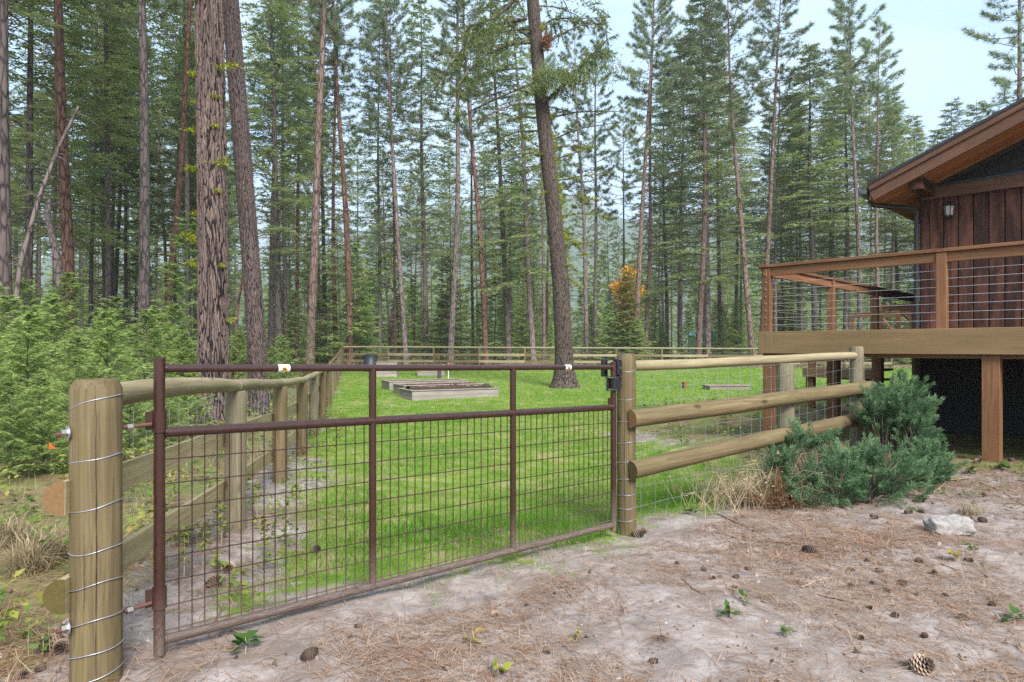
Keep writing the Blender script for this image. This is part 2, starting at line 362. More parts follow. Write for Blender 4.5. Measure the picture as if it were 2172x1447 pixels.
def sp(a, b, first, grow, cap=60):
    v = [a]; s = first
    while v[-1] < b: v.append(v[-1] + s); s = min(s * grow, cap)
    return v
xs = np.array(sorted(set([round(-v, 4) for v in sp(4.5, 1500, .07, 1.10)] + list(np.round(np.arange(-4.5, 6.5, .055), 4)) + [round(v, 4) for v in sp(6.5, 1500, .07, 1.10)])))
ys = np.array(sorted(set([round(v, 4) for v in [-1500, -700, -300, -120, -60, -30, -15, -8, -4, -2, -1, 0, .6, 1.1]] + list(np.round(np.arange(1.5, 9, .055), 4)) + [round(v, 4) for v in sp(9, 1700, .06, 1.045)])))
GX, GY = np.meshgrid(xs, ys); GZ = G(GX, GY)
nx, ny = len(xs), len(ys); ii = np.arange(ny - 1)[:, None] * nx + np.arange(nx - 1)[None]
F = np.stack([ii, ii + 1, ii + 1 + nx, ii + nx], -1).reshape(-1, 4)
gm = mesh('ground', np.stack([GX, GY, GZ], -1), F)
lm = lawn_mask(GX, GY)
left = np.clip((fence_x(GY) - GX + .1) / .8, 0, 1) * np.clip((GY - 1.2) / 1.5, 0, 1)
duff = np.maximum(np.clip((GY - 36.8) / 1.2, 0, 1), left); duff = np.maximum(duff, np.clip(sdf(np.array([(2.3, 7.0), (5.2, 5.9), (30, 4), (30, 21), (9, 16.5), (6, 15.6), (2.4, 14.2), (1.8, 11)]), GX, GY) / .8 + .5, 0, 1) * .85)
for nm, arr in (('lawn', lm), ('duff', duff)):
    a = gm.attributes.new(nm, 'FLOAT', 'POINT'); a.data.foreach_set('value', arr.astype(np.float32).ravel())
def ground_mat():
    m, t, b, o = newmat('sandy_ground'); tc = N(t, 'ShaderNodeTexCoord'); v = tc.outputs['Object']
    big = noise(t, v, .9, 4, .55); fine = noise(t, v, 28, 6, .7); mid = noise(t, v, 5, 6, .65, .6)
    sand = ramp(t, mid, [(.30, (.150, .120, .104)), (.46, (.245, .203, .180)), (.62, (.345, .297, .270))])
    sand = mixc(t, ramp(t, noise(t, v, 2.2, 6, .65, .8), [(.46, (0, 0, 0)), (.60, (.8, .8, .8))]), sand, mixc(t, fine, (.13, .094, .073), (.235, .176, .138)))
    sand = mixc(t, ramp(t, fine, [(.30, (.6, .6, .6)), (.45, (0, 0, 0))]), sand, (.12, .085, .065))
    duf = ramp(t, noise(t, v, 7, 7, .7), [(.3, (.075, .055, .03)), (.5, (.17, .125, .065)), (.7, (.27, .205, .11))])
    duf = mixc(t, ramp(t, noise(t, v, 1.3, 5, .6), [(.42, (0, 0, 0)), (.62, (.8, .8, .8))]), duf, (.11, .145, .035))
    law = ramp(t, noise(t, v, 3.2, 5, .6), [(.32, (.085, .15, .018)), (.50, (.15, .21, .035)), (.66, (.26, .235, .10))])
    a1 = N(t, 'ShaderNodeAttribute', attribute_name='duff'); a2 = N(t, 'ShaderNodeAttribute', attribute_name='lawn')
    def breakup(src, sc):
        ad = N(t, 'ShaderNodeMath', operation='ADD'); sb = N(t, 'ShaderNodeMath', operation='MULTIPLY_ADD'); sb.inputs[1].default_value = 1.6; sb.inputs[2].default_value = -.8
        t.links.new(noise(t, v, sc, 7, .7), sb.inputs[0]); t.links.new(sb.outputs[0], ad.inputs[0]); t.links.new(src, ad.inputs[1])
        return ramp(t, ad.outputs[0], [(.42, (0, 0, 0)), (.62, (1, 1, 1))])
    c = mixc(t, breakup(a1.outputs['Fac'], 6), sand, duf); c = mixc(t, breakup(a2.outputs['Fac'], 9), c, law)
    t.links.new(c, b.inputs['Base Color']); b.inputs['Roughness'].default_value = .97; b.inputs['Specular IOR Level'].default_value = .1
    bump(t, mixc(t, .4, mid, fine), b, .9, .02); return m
tag(obj('ground', gm, ground_mat()), 'sandy ground running into lawn and forest floor', kind='structure')

# far hill ridge behind the forest
rng = np.random.default_rng(5)
hx = np.linspace(-1400, 1400, 160); prof = []
HV = []; HF = []
for r_i, (yy, k) in enumerate(((520, 0), (640, .45), (780, .8), (940, 1.0), (1100, .8), (1300, 0))):
    for i, x in enumerate(hx):
        h = (150 + 60 * math.sin(x * .004 + 1.0) + 30 * math.sin(x * .011 + 2) + 12 * math.sin(x * .03)) * k
        HV.append((x, yy + 30 * math.sin(x * .008 + r_i), h + rng.normal(0, 3) * (k > 0) - 2 * (k == 0)))
for r_i in range(5):
    for i in range(len(hx) - 1):
        a = r_i * len(hx) + i; HF.append([a, a + 1, a + 1 + len(hx), a + len(hx)])
m, t, b, o = newmat('wooded_hill'); v = mapped(t, (.05, .05, .09), False)
t.links.new(ramp(t, noise(t, v, 1, 8, .75), [(.35, (.035, .06, .03)), (.6, (.06, .095, .045)), (.75, (.10, .12, .06))]), b.inputs['Base Color']); b.inputs['Roughness'].default_value = 1
tag(obj('hills', mesh('hills', HV, HF), m), 'forested hills rising beyond the trees', kind='structure')

# ------------------------------------------------------------------ fences
def wire_grid(p0, p1, z0a, z0b, h, nh, step, r=.0013, name='wire_mesh', parent=None, off=(0, 0), sag=0.0):
    """woven wire between two posts; one part per bay"""
    p0 = np.array(p0); p1 = np.array(p1); L = np.hypot(*(p1 - p0)); parts = []
    hs = np.linspace(.02, 1, nh) ** .85 * h
    rg = np.random.default_rng(int(abs(p0[0] * 100 + p0[1] * 37)))
    for hh in hs:
        n = max(3, int(L / .3)); tt = np.linspace(0, 1, n + 1)
        pts = np.stack([p0[0] + (p1[0] - p0[0]) * tt + off[0], p0[1] + (p1[1] - p0[1]) * tt + off[1], z0a + (z0b - z0a) * tt + hh + rg.normal(0, .004, n + 1)], -1)
        parts.append(tube_np(pts, r, 3))
    for s in np.arange(step * .5, L, step):
        tt = s / L; x = p0[0] + (p1[0] - p0[0]) * tt + off[0]; y = p0[1] + (p1[1] - p0[1]) * tt + off[1]; z = z0a + (z0b - z0a) * tt
        parts.append(tube_np([(x, y, z + hs[0]), (x + rg.normal(0, .006), y, z + h * .5), (x, y, z + hs[-1])], r, 3))
    V, F = joinq(parts)
    o = obj(name, mesh(name, V, F), M_['galv'], parent); o['kind'] = 'stuff'; return o
def post(p, top, r, mat, parent, chamfer=.03, seed=0, n=20):
    z = g1(*p)
    return pole('post', (p[0], p[1], z - .25), (p[0], p[1], top), r, mat, parent, n=n, nseg=10, wob=.0025, chamfer=chamfer, seed=seed)
def hoop(p, z, r, tilt, parent, rw=.0022, seed=0):
    rg = np.random.default_rng(seed); th = np.linspace(0, 2 * np.pi, 33)
    ph = rg.uniform(-.4, .4)
    pts = np.stack([p[0] + r * np.cos(th), p[1] + r * np.sin(th), z + tilt * np.cos(th + ph) + .003 * np.sin(3 * th + seed)], -1)
    return tube('wire_wrap', pts, rw, M_['galv'], parent, 6)
def side(p, q):
    d = np.array(q) - np.array(p); d = d / np.hypot(*d); return d, np.array([-d[1], d[0]])      # along, to the left
# --- the long side fence (left of the gate)
fl = empty('wooden_fence', (FENCE_L[0][0], FENCE_L[0][1], 0), 0, 'long round-post fence running from the gate hinge post along the lawn past the raised beds', 'fence')
RAILZ = [1.105, 1.035, .945, .868, .85, .86, .89, .93, .98, 1.03, 1.09, 1.15, 1.21, 1.27, 1.33, 1.40]
hinge = None
for i, p in enumerate(FENCE_L):
    if i == 0:
        hinge = post(p, 1.18, .090, M_['pt'], fl, .035, 3, 28)
        for k, (z, tl) in enumerate(((1.085, .035), (.87, .018), (.685, .02), (.52, .012), (.38, .025), (.245, .022), (.125, .018), (.02, .03))):
            hoop(p, z, .0925, tl, hinge, .0019, k)
    else:
        post(p, RAILZ[i] - .035, .072 if i < 8 else .068, M_['pt_grey'] if i % 3 == 1 else M_['pt'], fl, .012, i)
for i in range(len(FENCE_L) - 1):
    p, q = FENCE_L[i], FENCE_L[i + 1]; d, nl = side(p, q)
    a = np.array(p) + (d * .09 if i == 0 else 0); r0 = .052 if i == 0 else .046
    pole('rail', (a[0], a[1], RAILZ[i]), (q[0], q[1], RAILZ[i + 1]), r0, M_['pt_pale'] if i < 5 else M_['pt'], fl, 16, .045, nseg=6, wob=.004, seed=i, bend=(.02 if i == 0 else 0))
    ga, gb = RAILZ[i] - 1.105, RAILZ[i + 1] - 1.105
    for h in (.735, .365):
        s = np.array(p) + nl * (.078 if i == 0 else .082) - d * (.10 if i == 0 else 0); e = np.array(q) + nl * .082
        ra = pole('rail', (s[0], s[1], ga + h), (e[0], e[1], gb + h), .064, M_['board'], fl, prof=dprof(.064), nseg=4, wob=.002, seed=i * 3 + int(h * 10))
        if i == 0:   # sawn end face of the rail
            M, L = frame((s[0], s[1], ga + h), (e[0], e[1], gb + h))
            pr = dprof(.0655); V = [(-.003, y, z) for y, z in pr]
            obj('sawn_end', mesh('sawn_end', V, [list(range(len(V)))[::-1]], False), M_['pt_end'] if h > .5 else M_['pt_end_old'], ra, M)
    if i < 9: wire_grid(p, q, ga + .03, gb + .03, 1.0, 8, .16 if i < 4 else .32, parent=fl, off=tuple(nl * .078), r=.0016 if i < 3 else .002)
# --- the back fence
fb = empty('wooden_fence', (FENCE_L[-1][0], FENCE_L[-1][1], 0), 0, 'far straight three-rail fence across the end of the lawn in front of the forest', 'fence')
bx = [-9.75 + 2.62 * i for i in range(1, 13)]; prev = FENCE_L[-1]
for i, x in enumerate(bx):
    y = 38.0 - .02 * i; zt = 1.40 - .012 * i
    post((x, y), zt - .04, .075, M_['pt'], fb, .01, 50 + i, 12)
    zp = 1.40 - .012 * (i - 1)
    pole('rail', (prev[0], prev[1], zp), (x, y, zt), .05, M_['pt_pale'], fb, 12, nseg=2, wob=.004, seed=70 + i)
    for h in (.42, .80): pole('rail', (prev[0], prev[1] - .08, zp - h), (x, y - .08, zt - h), .072, M_['pt_pale'] if i % 2 else M_['pt'], fb, prof=dprof(.072), nseg=2, wob=.003, seed=90 + i)
    wire_grid(prev, (x, y), zp - 1.06, zt - 1.06, 1.0, 6, .5, parent=fb, off=(0, .09), r=.0022)
    prev = (x, y)
# --- the fence from the latch post to the deck
RP = [(.862, 4.97), (2.547, 6.157), (3.60, 6.90)]
fr = empty('wooden_fence', (RP[0][0], RP[0][1], 0), 0, 'short rising fence of three round rails between the latch post and the juniper', 'fence')
latch_post = post(RP[0], 1.265, .071, M_['pt'], fr, .03, 21, 24)
for k, z in enumerate((1.13, .92, .76, .60, .46, .33, .21, .11, .02)): hoop(RP[0], z, .073, .008, latch_post, .0016, 40 + k)
post(RP[1], 1.155, .080, M_['pt_grey'], fr, .004, 22); post(RP[2], 1.325, .069, M_['pt_grey'], fr, .02, 23)
d, nl = side(RP[0], RP[2]); nr = -nl
pole('rail', (RP[0][0] + d[0] * .06, RP[0][1] + d[1] * .06, 1.17), (RP[2][0] - d[0] * .02, RP[2][1] - d[1] * .02, 1.225), .040, M_['pt_pale'], fr, 18, .041, nseg=10, wob=.004, seed=5)
for (za, zb, e) in ((.785, .895, .05), (.404, .60, .045)):
    s = np.array(RP[0]) + nr * .085 - d * e; q = np.array(RP[2]) + nr * .09 + d * .12
    pr = [(-y, z) for y, z in dprof(.068)][::-1]
    ra = pole('rail', (s[0], s[1], za), (q[0], q[1], zb), .068, M_['pt'], fr, prof=pr, nseg=10, wob=.0035, seed=int(za * 100))
    M, L = frame((s[0], s[1], za), (q[0], q[1], zb)); pr2 = [(y * 1.02, z * 1.02) for y, z in pr]
    obj('sawn_end', mesh('sawn_end', [(-.003, y, z) for y, z in pr2], [list(range(len(pr2)))[::-1]], False), M_['pt_end'] if za > .6 else M_['pt_end_old'], ra, M)
wire_grid(RP[0], RP[1], -.09, -.03, 1.20, 10, .15, parent=fr, off=tuple(nr * .076)); wire_grid(RP[1], RP[2], -.03, .05, 1.17, 10, .15, parent=fr, off=tuple(nr * .09))

# ------------------------------------------------------------------ the gate
GA = np.array([-1.483, 2.776]); GB = np.array([.7425, 4.835]); gd = (GB - GA) / np.hypot(*(GB - GA)); GL = np.hypot(*(GB - GA))
gate = empty('metal_gate', (GA[0], GA[1], 0), 0, 'maroon tubular steel gate with welded wire mesh hung between two wooden posts', 'gate')
def gp(u, z): q = GA + (GB - GA) * u; return (q[0], q[1], z)
def ztop(u): return 1.217 - .052 * u
def zmid(u): return .947 - .075 * u
def zbot(u): return .071 - .059 * u
gpipe = M_['gate']
def pipe(name, p0, p1, r, parent=gate, n=20): return pole(name, p0, p1, r, gpipe, parent, n)
pipe('upright', gp(0, .015), gp(0, 1.262), .0225)
pipe('upright', gp(1, -.035), gp(1, 1.205), .0215)
for u in (.337, .669): pipe('upright', gp(u, zbot(u)), gp(u, ztop(u)), .0195)
top_bar = pipe('top_bar', gp(.006, ztop(0)), gp(.994, ztop(1)), .0175)
pipe('middle_bar', gp(.006, zmid(0)), gp(.994, zmid(1)), .0215); pipe('bottom_bar', gp(.006, zbot(0)), gp(.994, zbot(1)), .0205)
edges = [0.0075, .337, .669, .993]; perp = np.array([gd[1], -gd[0]])
for a, b in zip(edges[:-1], edges[1:]):
    for k in range(1, 19):
        u = a + (b - a) * k / 19; q = np.array(gp(u, 0)); o2 = perp * .004
        pole('wire', (q[0] + o2[0], q[1] + o2[1], zbot(u)), (q[0] + o2[0], q[1] + o2[1], zmid(u)), .0030, gpipe, gate, 6)
    for k in range(1, 9):
        f = k / 8.45; za = zmid(a) + (zbot(a) - zmid(a)) * f - .01; zb = zmid(b) + (zbot(b) - zmid(b)) * f - .01
        A, B = gp(a, za), gp(b, zb)
        if k < 9: pole('wire', (A[0] - perp[0] * .002, A[1] - perp[1] * .002, za), (B[0] - perp[0] * .002, B[1] - perp[1] * .002, zb), .0028, gpipe, gate, 6)
# weld beads where bars meet
def bead(u, z, r):
    pts = [tuple(np.array(gp(u, z)) + np.array([gd[0] * .0, gd[1] * .0, 0]) + r * np.array([perp[0] * math.cos(a), perp[1] * math.cos(a), math.sin(a)])) for a in np.linspace(0, 2 * math.pi, 17)]
    tube('weld_bead', pts, .0035, gpipe, gate, 5)
for u in (.0078, .9925):
    for zf, r in ((ztop, .0178), (zmid, .0216), (zbot, .0206)): bead(u, zf(u), r)
# hinge collars, plates and bolts
hp = np.array(FENCE_L[0])
for zc, lab in ((.995, 0), (.255, 1)):
    c = pole('hinge_collar', gp(0, zc - .045), gp(0, zc + .045), .0285, gpipe, gate, 24)
    q = GA - gd * .036; box('hinge_plate', (q[0], q[1], zc + .005), (.035, .008, .075), gpipe, c, rot=math.atan2(gd[1], gd[0]), b=.002)
    z2 = zc - .008 if lab == 0 else zc - .01; d2 = (hp - GA) / np.hypot(*(hp - GA))
    # the bolt passes through the hinge post
    s = GA + d2 * .035 + perp * .012; e = hp + d2 * .138 + perp * .012
    bo = pole('hinge_bolt', (s[0], s[1], z2), (e[0], e[1], z2 - .012), .0085, M_['rust'], gate, 12)
    for dist in (-.115, .112):
        qn = hp + d2 * dist + perp * .012
        pole('nut', (qn[0] - d2[0] * .011, qn[1] - d2[1] * .011, z2 - .006 - .002 * (dist > 0)), (qn[0] + d2[0] * .011, qn[1] + d2[1] * .011, z2 - .006 - .002 * (dist > 0)), .0165, M_['steel'], bo, 6)
    qn = hp + d2 * .098 + perp * .012; pole('washer', (qn[0], qn[1], z2 - .008), (qn[0] + d2[0] * .004, qn[1] + d2[1] * .004, z2 - .008), .026, M_['galv'], bo, 20)
# latch at the free end: black box, clamp plates, bolts, brackets
yaw = math.atan2(gd[1], gd[0]); lc = GB + perp * .0
latch = box('latch', (GB[0] - gd[0] * .0 + perp[0] * .030, GB[1] + perp[1] * .030, 1.045), (.066, .012, .105), M_['black'], gate, rot=yaw)
for dz in (-.043, .043):
    for dx in (-.022,):
        a = GB + gd * dx * -.2
        pole('bolt', (GB[0] + perp[0] * .044 - gd[0] * .018, GB[1] + perp[1] * .044 - gd[1] * .018, 1.045 + dz), (GB[0] - perp[0] * .05 - gd[0] * .03, GB[1] - perp[1] * .05 - gd[1] * .03, 1.045 + dz), .0055, M_['steel'], latch, 8)
box('clamp_plate', (GB[0] - perp[0] * .030 - gd[0] * .012, GB[1] - perp[1] * .030 - gd[1] * .012, 1.045), (.06, .010, .105), M_['black'], latch, rot=yaw)
V, F = tube_np([(GB[0] + gd[0] * .03, GB[1] + gd[1] * .03, 1.075), (GB[0] + gd[0] * .085, GB[1] + gd[1] * .085, 1.075)], .012, 12)
obj('latch_bar', mesh('latch_bar', V, F), M_['black'], latch)
box('gusset', (GB[0] - gd[0] * .035, GB[1] - gd[1] * .035, .915), (.055, .006, .055), gpipe, gate, rot=yaw, b=.001)
pl = box('strike_box', (GB[0] + gd[0] * .055 - perp[0] * .005, GB[1] + gd[1] * .055 - perp[1] * .005, 1.165), (.05, .05, .12), M_['black'], fr, rot=yaw)
box('strike_box', (GB[0] - gd[0] * .03 - perp[0] * .06, GB[1] - gd[1] * .03 - perp[1] * .06, 1.16), (.05, .03, .13), M_['black'], fr, rot=yaw)
tube('strike_loop', [(GB[0] + gd[0] * .05 + .0, GB[1] + gd[1] * .05, 1.10), (GB[0] + gd[0] * .075, GB[1] + gd[1] * .075, 1.08), (GB[0] + gd[0] * .08, GB[1] + gd[1] * .08, 1.03), (GB[0] + gd[0] * .06, GB[1] + gd[1] * .06, 1.01)], .014, M_['black'], fr, 10)
for dz in (.045, -.02):
    pole('bolt', (GB[0] + gd[0] * .05 + perp[0] * .022, GB[1] + gd[1] * .05 + perp[1] * .022, 1.175 + dz), (GB[0] + gd[0] * .05 + perp[0] * .032, GB[1] + gd[1] * .05 + perp[1] * .032, 1.175 + dz), .006, M_['steel'], pl, 8)
# stickers on the top bar: white band, amber and yellow emblem with a rider on a horse
rid = [(-.95, .42), (-.80, .62), (-.62, .66), (-.50, .50), (-.25, .30), (-.02, .34), (-.10, .70), (-.05, .92), (-.16, 1.02), (.02, 1.12), (.14, 1.00), (.10, .84), (.22, .55), (.20, .34), (.45, .28), (.62, .20), (.98, .30), (.66, .06), (.52, -.08), (.40, -.30), (.30, -.05), (-.05, -.06), (-.35, .02), (-.46, -.22), (-.52, .04), (-.66, .30)]
def decal(name, pts, u0, size, rr, mat, parent, subdiv=0):
    V = []
    for (s, tt) in pts:
        ang = (tt - .35) * size / .0175; q = np.array(gp(u0, ztop(u0))) + np.array([gd[0], gd[1], -.017]) * s * size
        V.append(q + rr * (math.cos(ang) * np.array([perp[0], perp[1], 0]) + math.sin(ang) * np.array([0, 0, 1.])))
    return obj(name, mesh(name, V, [list(range(len(V)))], False), mat, parent)
for u0 in (.177, .835):
    bandw = .028 / GL
    band = pole('sticker', gp(u0 - bandw, ztop(u0 - bandw)), gp(u0 + bandw, ztop(u0 + bandw)), .0182, M_['white'], top_bar, 24)
    for k in range(6):   # emblem in strips so that it wraps round the pipe
        h0, h1 = -.55 + k * .13, -.55 + (k + 1) * .13
        decal('emblem_base', [(-1.0, h0 - .2), (1.0, h0 - .2), (1.0, h1 - .2), (-1.0, h1 - .2)], u0, .0145, .0187, M_['amber'], band) if k < 5 else None
    for k in range(8):
        h0, h1 = -.12 + k * .14, -.12 + (k + 1) * .14; w0 = .82 * math.sqrt(max(0, 1 - (k / 8) ** 2)); w1 = .82 * math.sqrt(max(0, 1 - ((k + 1) / 8) ** 2))
        decal('emblem_sun', [(-w0, h0), (w0, h0), (w1, h1), (-w1, h1)], u0, .0145, .0189, M_['yellow'], band)
    decal('emblem_rider', rid, u0, .0145, .0198, M_['ink'], band)

# ------------------------------------------------------------------ deck (local x along its front, y towards the house)
DROT = math.atan2(-.71, .70); DA = (3.09, 8.2)
deck = empty('raised_deck', (DA[0], DA[1], 0), DROT, 'raised timber deck with cable railing wrapping round the brown cabin', 'deck')
dz = 1.51
def DB(name, c, s, mat, parent=deck, rot=None, b=.004): return box(name, c, s, mat, parent, False, rot, b)
DB('fascia_board', (.075, -.012, dz - .145), (.19, .026, .245), M_['composite'])
DB('fascia_board', (3.62, -.012, dz - .145), (6.9, .026, .245), M_['composite'])
DB('fascia_board', (-.014, 6.0, dz - .145), (.026, 12.0, .245), M_['composite'])
W = .14; nb = 25
for i in range(nb): DB('deck_board', (3.5 if i > -1 else 0, -.02 + W * .5 + i * (W + .004), dz - .012), (7.12, W, .024), M_['composite'])
for i in range(7): DB('deck_board', (.44, 3.66 + .62 + i * 1.2, dz - .012), (.95, 1.196, .024), M_['composite'])
for i in range(15): DB('joist', (.25 + i * .46, 1.75, dz - .14), (.04, 3.4, .22), M_['cedar'])
def dgz(a, b2): x = DA[0] + .702 * a + .712 * b2; y = DA[1] - .712 * a + .702 * b2; return g1(x, y)
for (a, b2) in ((.09, .10), (2.34, .10), (4.7, .10), (7.0, .10), (.09, 2.2), (.09, 4.2), (.09, 6.55), (.09, 9), (.09, 11.6)):
    z0 = dgz(a, b2) - .2; DB('support_post', (a, b2, (z0 + dz - .27) / 2), (.15, .15, dz - .27 - z0), M_['cedar'])
DB('rim_beam', (3.5, .10, dz - .285), (6.9, .10, .05), M_['cedar'])
def rail_run(pts, cables=8, ztop=2.34):
    for (p, q) in zip(pts[:-1], pts[1:]):
        ax = 0 if abs(q[0] - p[0]) > abs(q[1] - p[1]) else 1
        c = ((p[0] + q[0]) / 2, (p[1] + q[1]) / 2); L = math.hypot(q[0] - p[0], q[1] - p[1]); rz = math.atan2(q[1] - p[1], q[0] - p[0])
        DB('top_rail', (c[0], c[1], ztop - .018), (L + .06, .095, .036), M_['cedar'], rot=rz)
        DB('sub_rail', (c[0], c[1], ztop - .088), (L, .045, .104), M_['cedar'], rot=rz)
def rail_post(a, b2, z1=2.30): return DB('rail_post', (a, b2, (dz - .02 + z1) / 2), (.095, .095, z1 - dz + .02), M_['cedar'])
def cables(p, q, n=8):
    for k in range(n):
        z = dz + .085 + k * .087
        M, L = frame((p[0], p[1], z), (q[0], q[1], z)); obj('cable', extr_mesh(circ(.0022, 6), L), M_['cable'], deck, M, False)
rail_run([(0, .05), (1.92, .05), (6.9, .05)]); rail_run([(.05, .0), (.05, 6.6)])
cp_ = rail_post(.06, .06)
for k in range(8): DB('cable_fitting', (.06 - .052, .06, dz + .085 + k * .087), (.012, .02, .02), M_['steel'], rot=0.0); DB('cable_fitting', (.06, .06 - .052, dz + .085 + k * .087), (.02, .012, .02), M_['steel'])
for a in (1.92, 3.84, 5.76): rail_post(a, .06)
for b2 in (2.2, 4.2, 6.55): rail_post(.05, b2)
cables((.06, .06), (6.9, .06)); cables((.05, .06), (.05, 6.55))
# rear platform with its own rails and the stair
for i in range(26): DB('deck_board', (-1.6, 9.35 + W * .5 + i * (W + .004), dz - .012), (3.2, W, .024), M_['composite'])
DB('fascia_board', (-1.6, 9.335, dz - .145), (3.2, .026, .245), M_['composite'])
rail_run([(-3.1, 12.6), (-1.5, 12.6)]); rail_run([(-1.42, 9.4), (-.05, 9.4)]); rail_run([(-1.5, 11.1), (-.05, 11.1)])
for (a, b2) in ((-3.05, 12.6), (-1.55, 12.6), (-1.38, 9.4), (-.1, 9.4), (-1.46, 11.1), (-.1, 11.1)): rail_post(a, b2)
for (a, b2) in ((-3.0, 9.45), (-.2, 9.45), (-3.0, 12.7)):
    z0 = dgz(a, b2) - .1; DB('support_post', (a, b2, (z0 + dz - .27) / 2), (.15, .15, dz - .27 - z0), M_['cedar'])
beam('stair_rail', (-2.2, 12.4, 2.15), (-1.7, 12.4, 1.45), .09, .045, M_['cedar'], deck, False); beam('stair_rail', (-1.4, 11.2, 2.2), (-.7, 11.2, 1.5), .09, .045, M_['cedar'], deck, False)
# lower landing seen under the deck
DB('landing', (-.55, 4.7, .93), (1.2, 1.0, .04), M_['composite']); DB('landing_fascia', (-.55, 4.19, .87), (1.2, .025, .16), M_['composite'])
for a in (-1.05, -.05): z0 = dgz(a, 4.3) - .1; DB('support_post', (a, 4.3, (z0 + .9) / 2), (.13, .13, .9 - z0), M_['cedar'])
for k in range(4): DB('stair_tread', (-.55, 5.4 + .28 * k, .93 - .19 * (k + 1)), (1.0, .28, .04), M_['cedar'])
DB('skirt_panel', (1.0, 6.4, .9), (.9, .04, .7), M_['cedar'])

# ------------------------------------------------------------------ house (local x along the gable wall, y into the house)
HA = (6.21, 10.0); house = empty('cabin', (HA[0], HA[1], 0), DROT, 'dark brown timber cabin with board siding and cedar eaves above the deck', 'house')
def HB(name, c, s, mat, parent=house, rot=None, b=.004): return box(name, c, s, mat, parent, False, rot, b)
HW, HD, OV, EV, SL = 7.0, 9.0, .80, .484, .415
def rz_(x): return 3.76 + SL * ((x if x < HW / 2 else HW - x) + EV)
WT = 3.52
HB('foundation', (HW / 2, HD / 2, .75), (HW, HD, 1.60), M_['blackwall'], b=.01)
HB('wall', (HW / 2 + .01, HD / 2 + .03, 2.55), (HW - .06, HD - .06, 2.0), M_['siding'])
bw = .184
wl = HB('corner_board', (.045, -.012, 2.57), (.11, .03, 2.0), M_['siding'])
HB('corner_board', (-.012, .06, 2.57), (.03, .14, 2.0), M_['siding'])
for i in range(22):
    x = .10 + bw * (i + .5); HB('siding_board', (x, -.002 + .003 * (i % 2), 2.57), (bw - .014, .028, 2.0), M_['siding'])
HB('siding_board', (5.6, .0, 2.57), (2.7, .024, 2.0), M_['siding'])
for i in range(20): HB('siding_board', (-.002, .15 + bw * (i + .5) * 1.02, 2.57), (.028, bw - .012, 2.0), M_['siding'])
HB('frieze_beam', (HW / 2, -.03, 3.62), (HW, .09, .17), M_['trim'])
HB('frieze_beam', (-.03, HD / 2, 3.62), (.07, HD, .17), M_['trim'])
# gable: black frame and dark glass above the frieze
def prism(name, poly, y0, y1, mat, parent):
    n = len(poly); V = [(x, y0, z) for x, z in poly] + [(x, y1, z) for x, z in poly]
    F = [list(range(n)), list(range(n, 2 * n))[::-1]] + [[i, (i + 1) % n, n + (i + 1) % n, n + i][::-1] for i in range(n)]
    return obj(name, mesh(name, V, F, False), mat, parent, None, False)
TH = .26
gz = lambda x: rz_(x) - TH - .03
gl = prism('gable_window', [(.35, 3.71), (3.4, 3.71), (3.4, gz(3.4)), (.35, gz(.35) if gz(.35) > 3.72 else 3.72)], .02, .05, M_['glass'], house)
prism('gable_window', [(3.6, 3.71), (6.65, 3.71), (6.65, 3.72), (3.6, gz(3.6))], .02, .05, M_['glass'], house)
beam('window_frame', (.25, -.0, 3.735), (3.5, -.0, 3.735), .07, .05, M_['black'], gl, False)
beam('window_frame', (.18, 0, gz(.18) - .01), (3.5, 0, gz(3.5) - .01), .075, .09, M_['black'], gl, False)
prism('gable_infill', [(0, 3.705), (HW, 3.705), (HW, 3.71), (HW / 2, gz(HW / 2)), (0, 3.71)], .06, .12, M_['black'], house)
# roof: deck, fascia, soffit boards
rf = prism('roof', [(-EV, rz_(-EV)), (HW / 2, rz_(HW / 2)), (HW + EV, rz_(-EV)), (HW + EV, rz_(-EV) - .03), (HW / 2, rz_(HW / 2) - .03), (-EV, rz_(-EV) - .03)], -OV - .03, HD + .6, M_['shingle'], house)
ang = math.atan(SL); Ls = (HW / 2 + EV) / math.cos(ang)
def slope(name, x0, x1, yc, wy, dzc, th, mat, parent=house, sgn=1):
    f = (lambda x: x) if sgn > 0 else (lambda x: HW - x)
    beam(name, (f(x0), yc, rz_(x0) + dzc), (f(x1), yc, rz_(x1) + dzc), wy, th, mat, parent, False)
for s in (1, -1):
    slope('rake_board', -EV - .01, HW / 2, -OV - .012, .045, -.055 - .02, .09, M_['trim'], sgn=s)
    slope('rake_board', -EV + .02, HW / 2, -OV + .012, .04, -.20, .17, M_['trim'], sgn=s)
    k = 0
    for y in np.arange(-OV + .05, .02, .088):
        slope('soffit_board', -EV + .02, HW / 2, y + .044, .084, -.272 - .002 * (k % 2), .018, M_['cedar_light'], sgn=s); k += 1
    for y in np.arange(.02, HD + .4, .6): slope('soffit_board', -EV + .02, .05, y + .3, .596, -.272, .018, M_['cedar_light'], sgn=s)
slope('drip_edge', -EV - .02, HW / 2, -OV - .04, .012, -.02, .045, M_['black'])
beam('eave_fascia', (-EV + .01, -OV + .0, rz_(-EV) - .15), (-EV + .01, HD + .5, rz_(-EV) - .15), .03, .22, M_['trim'], house, False)
HB('beam_end', (.10, -.36, 3.68), (.17, .72, .21), M_['siding'], b=.008)
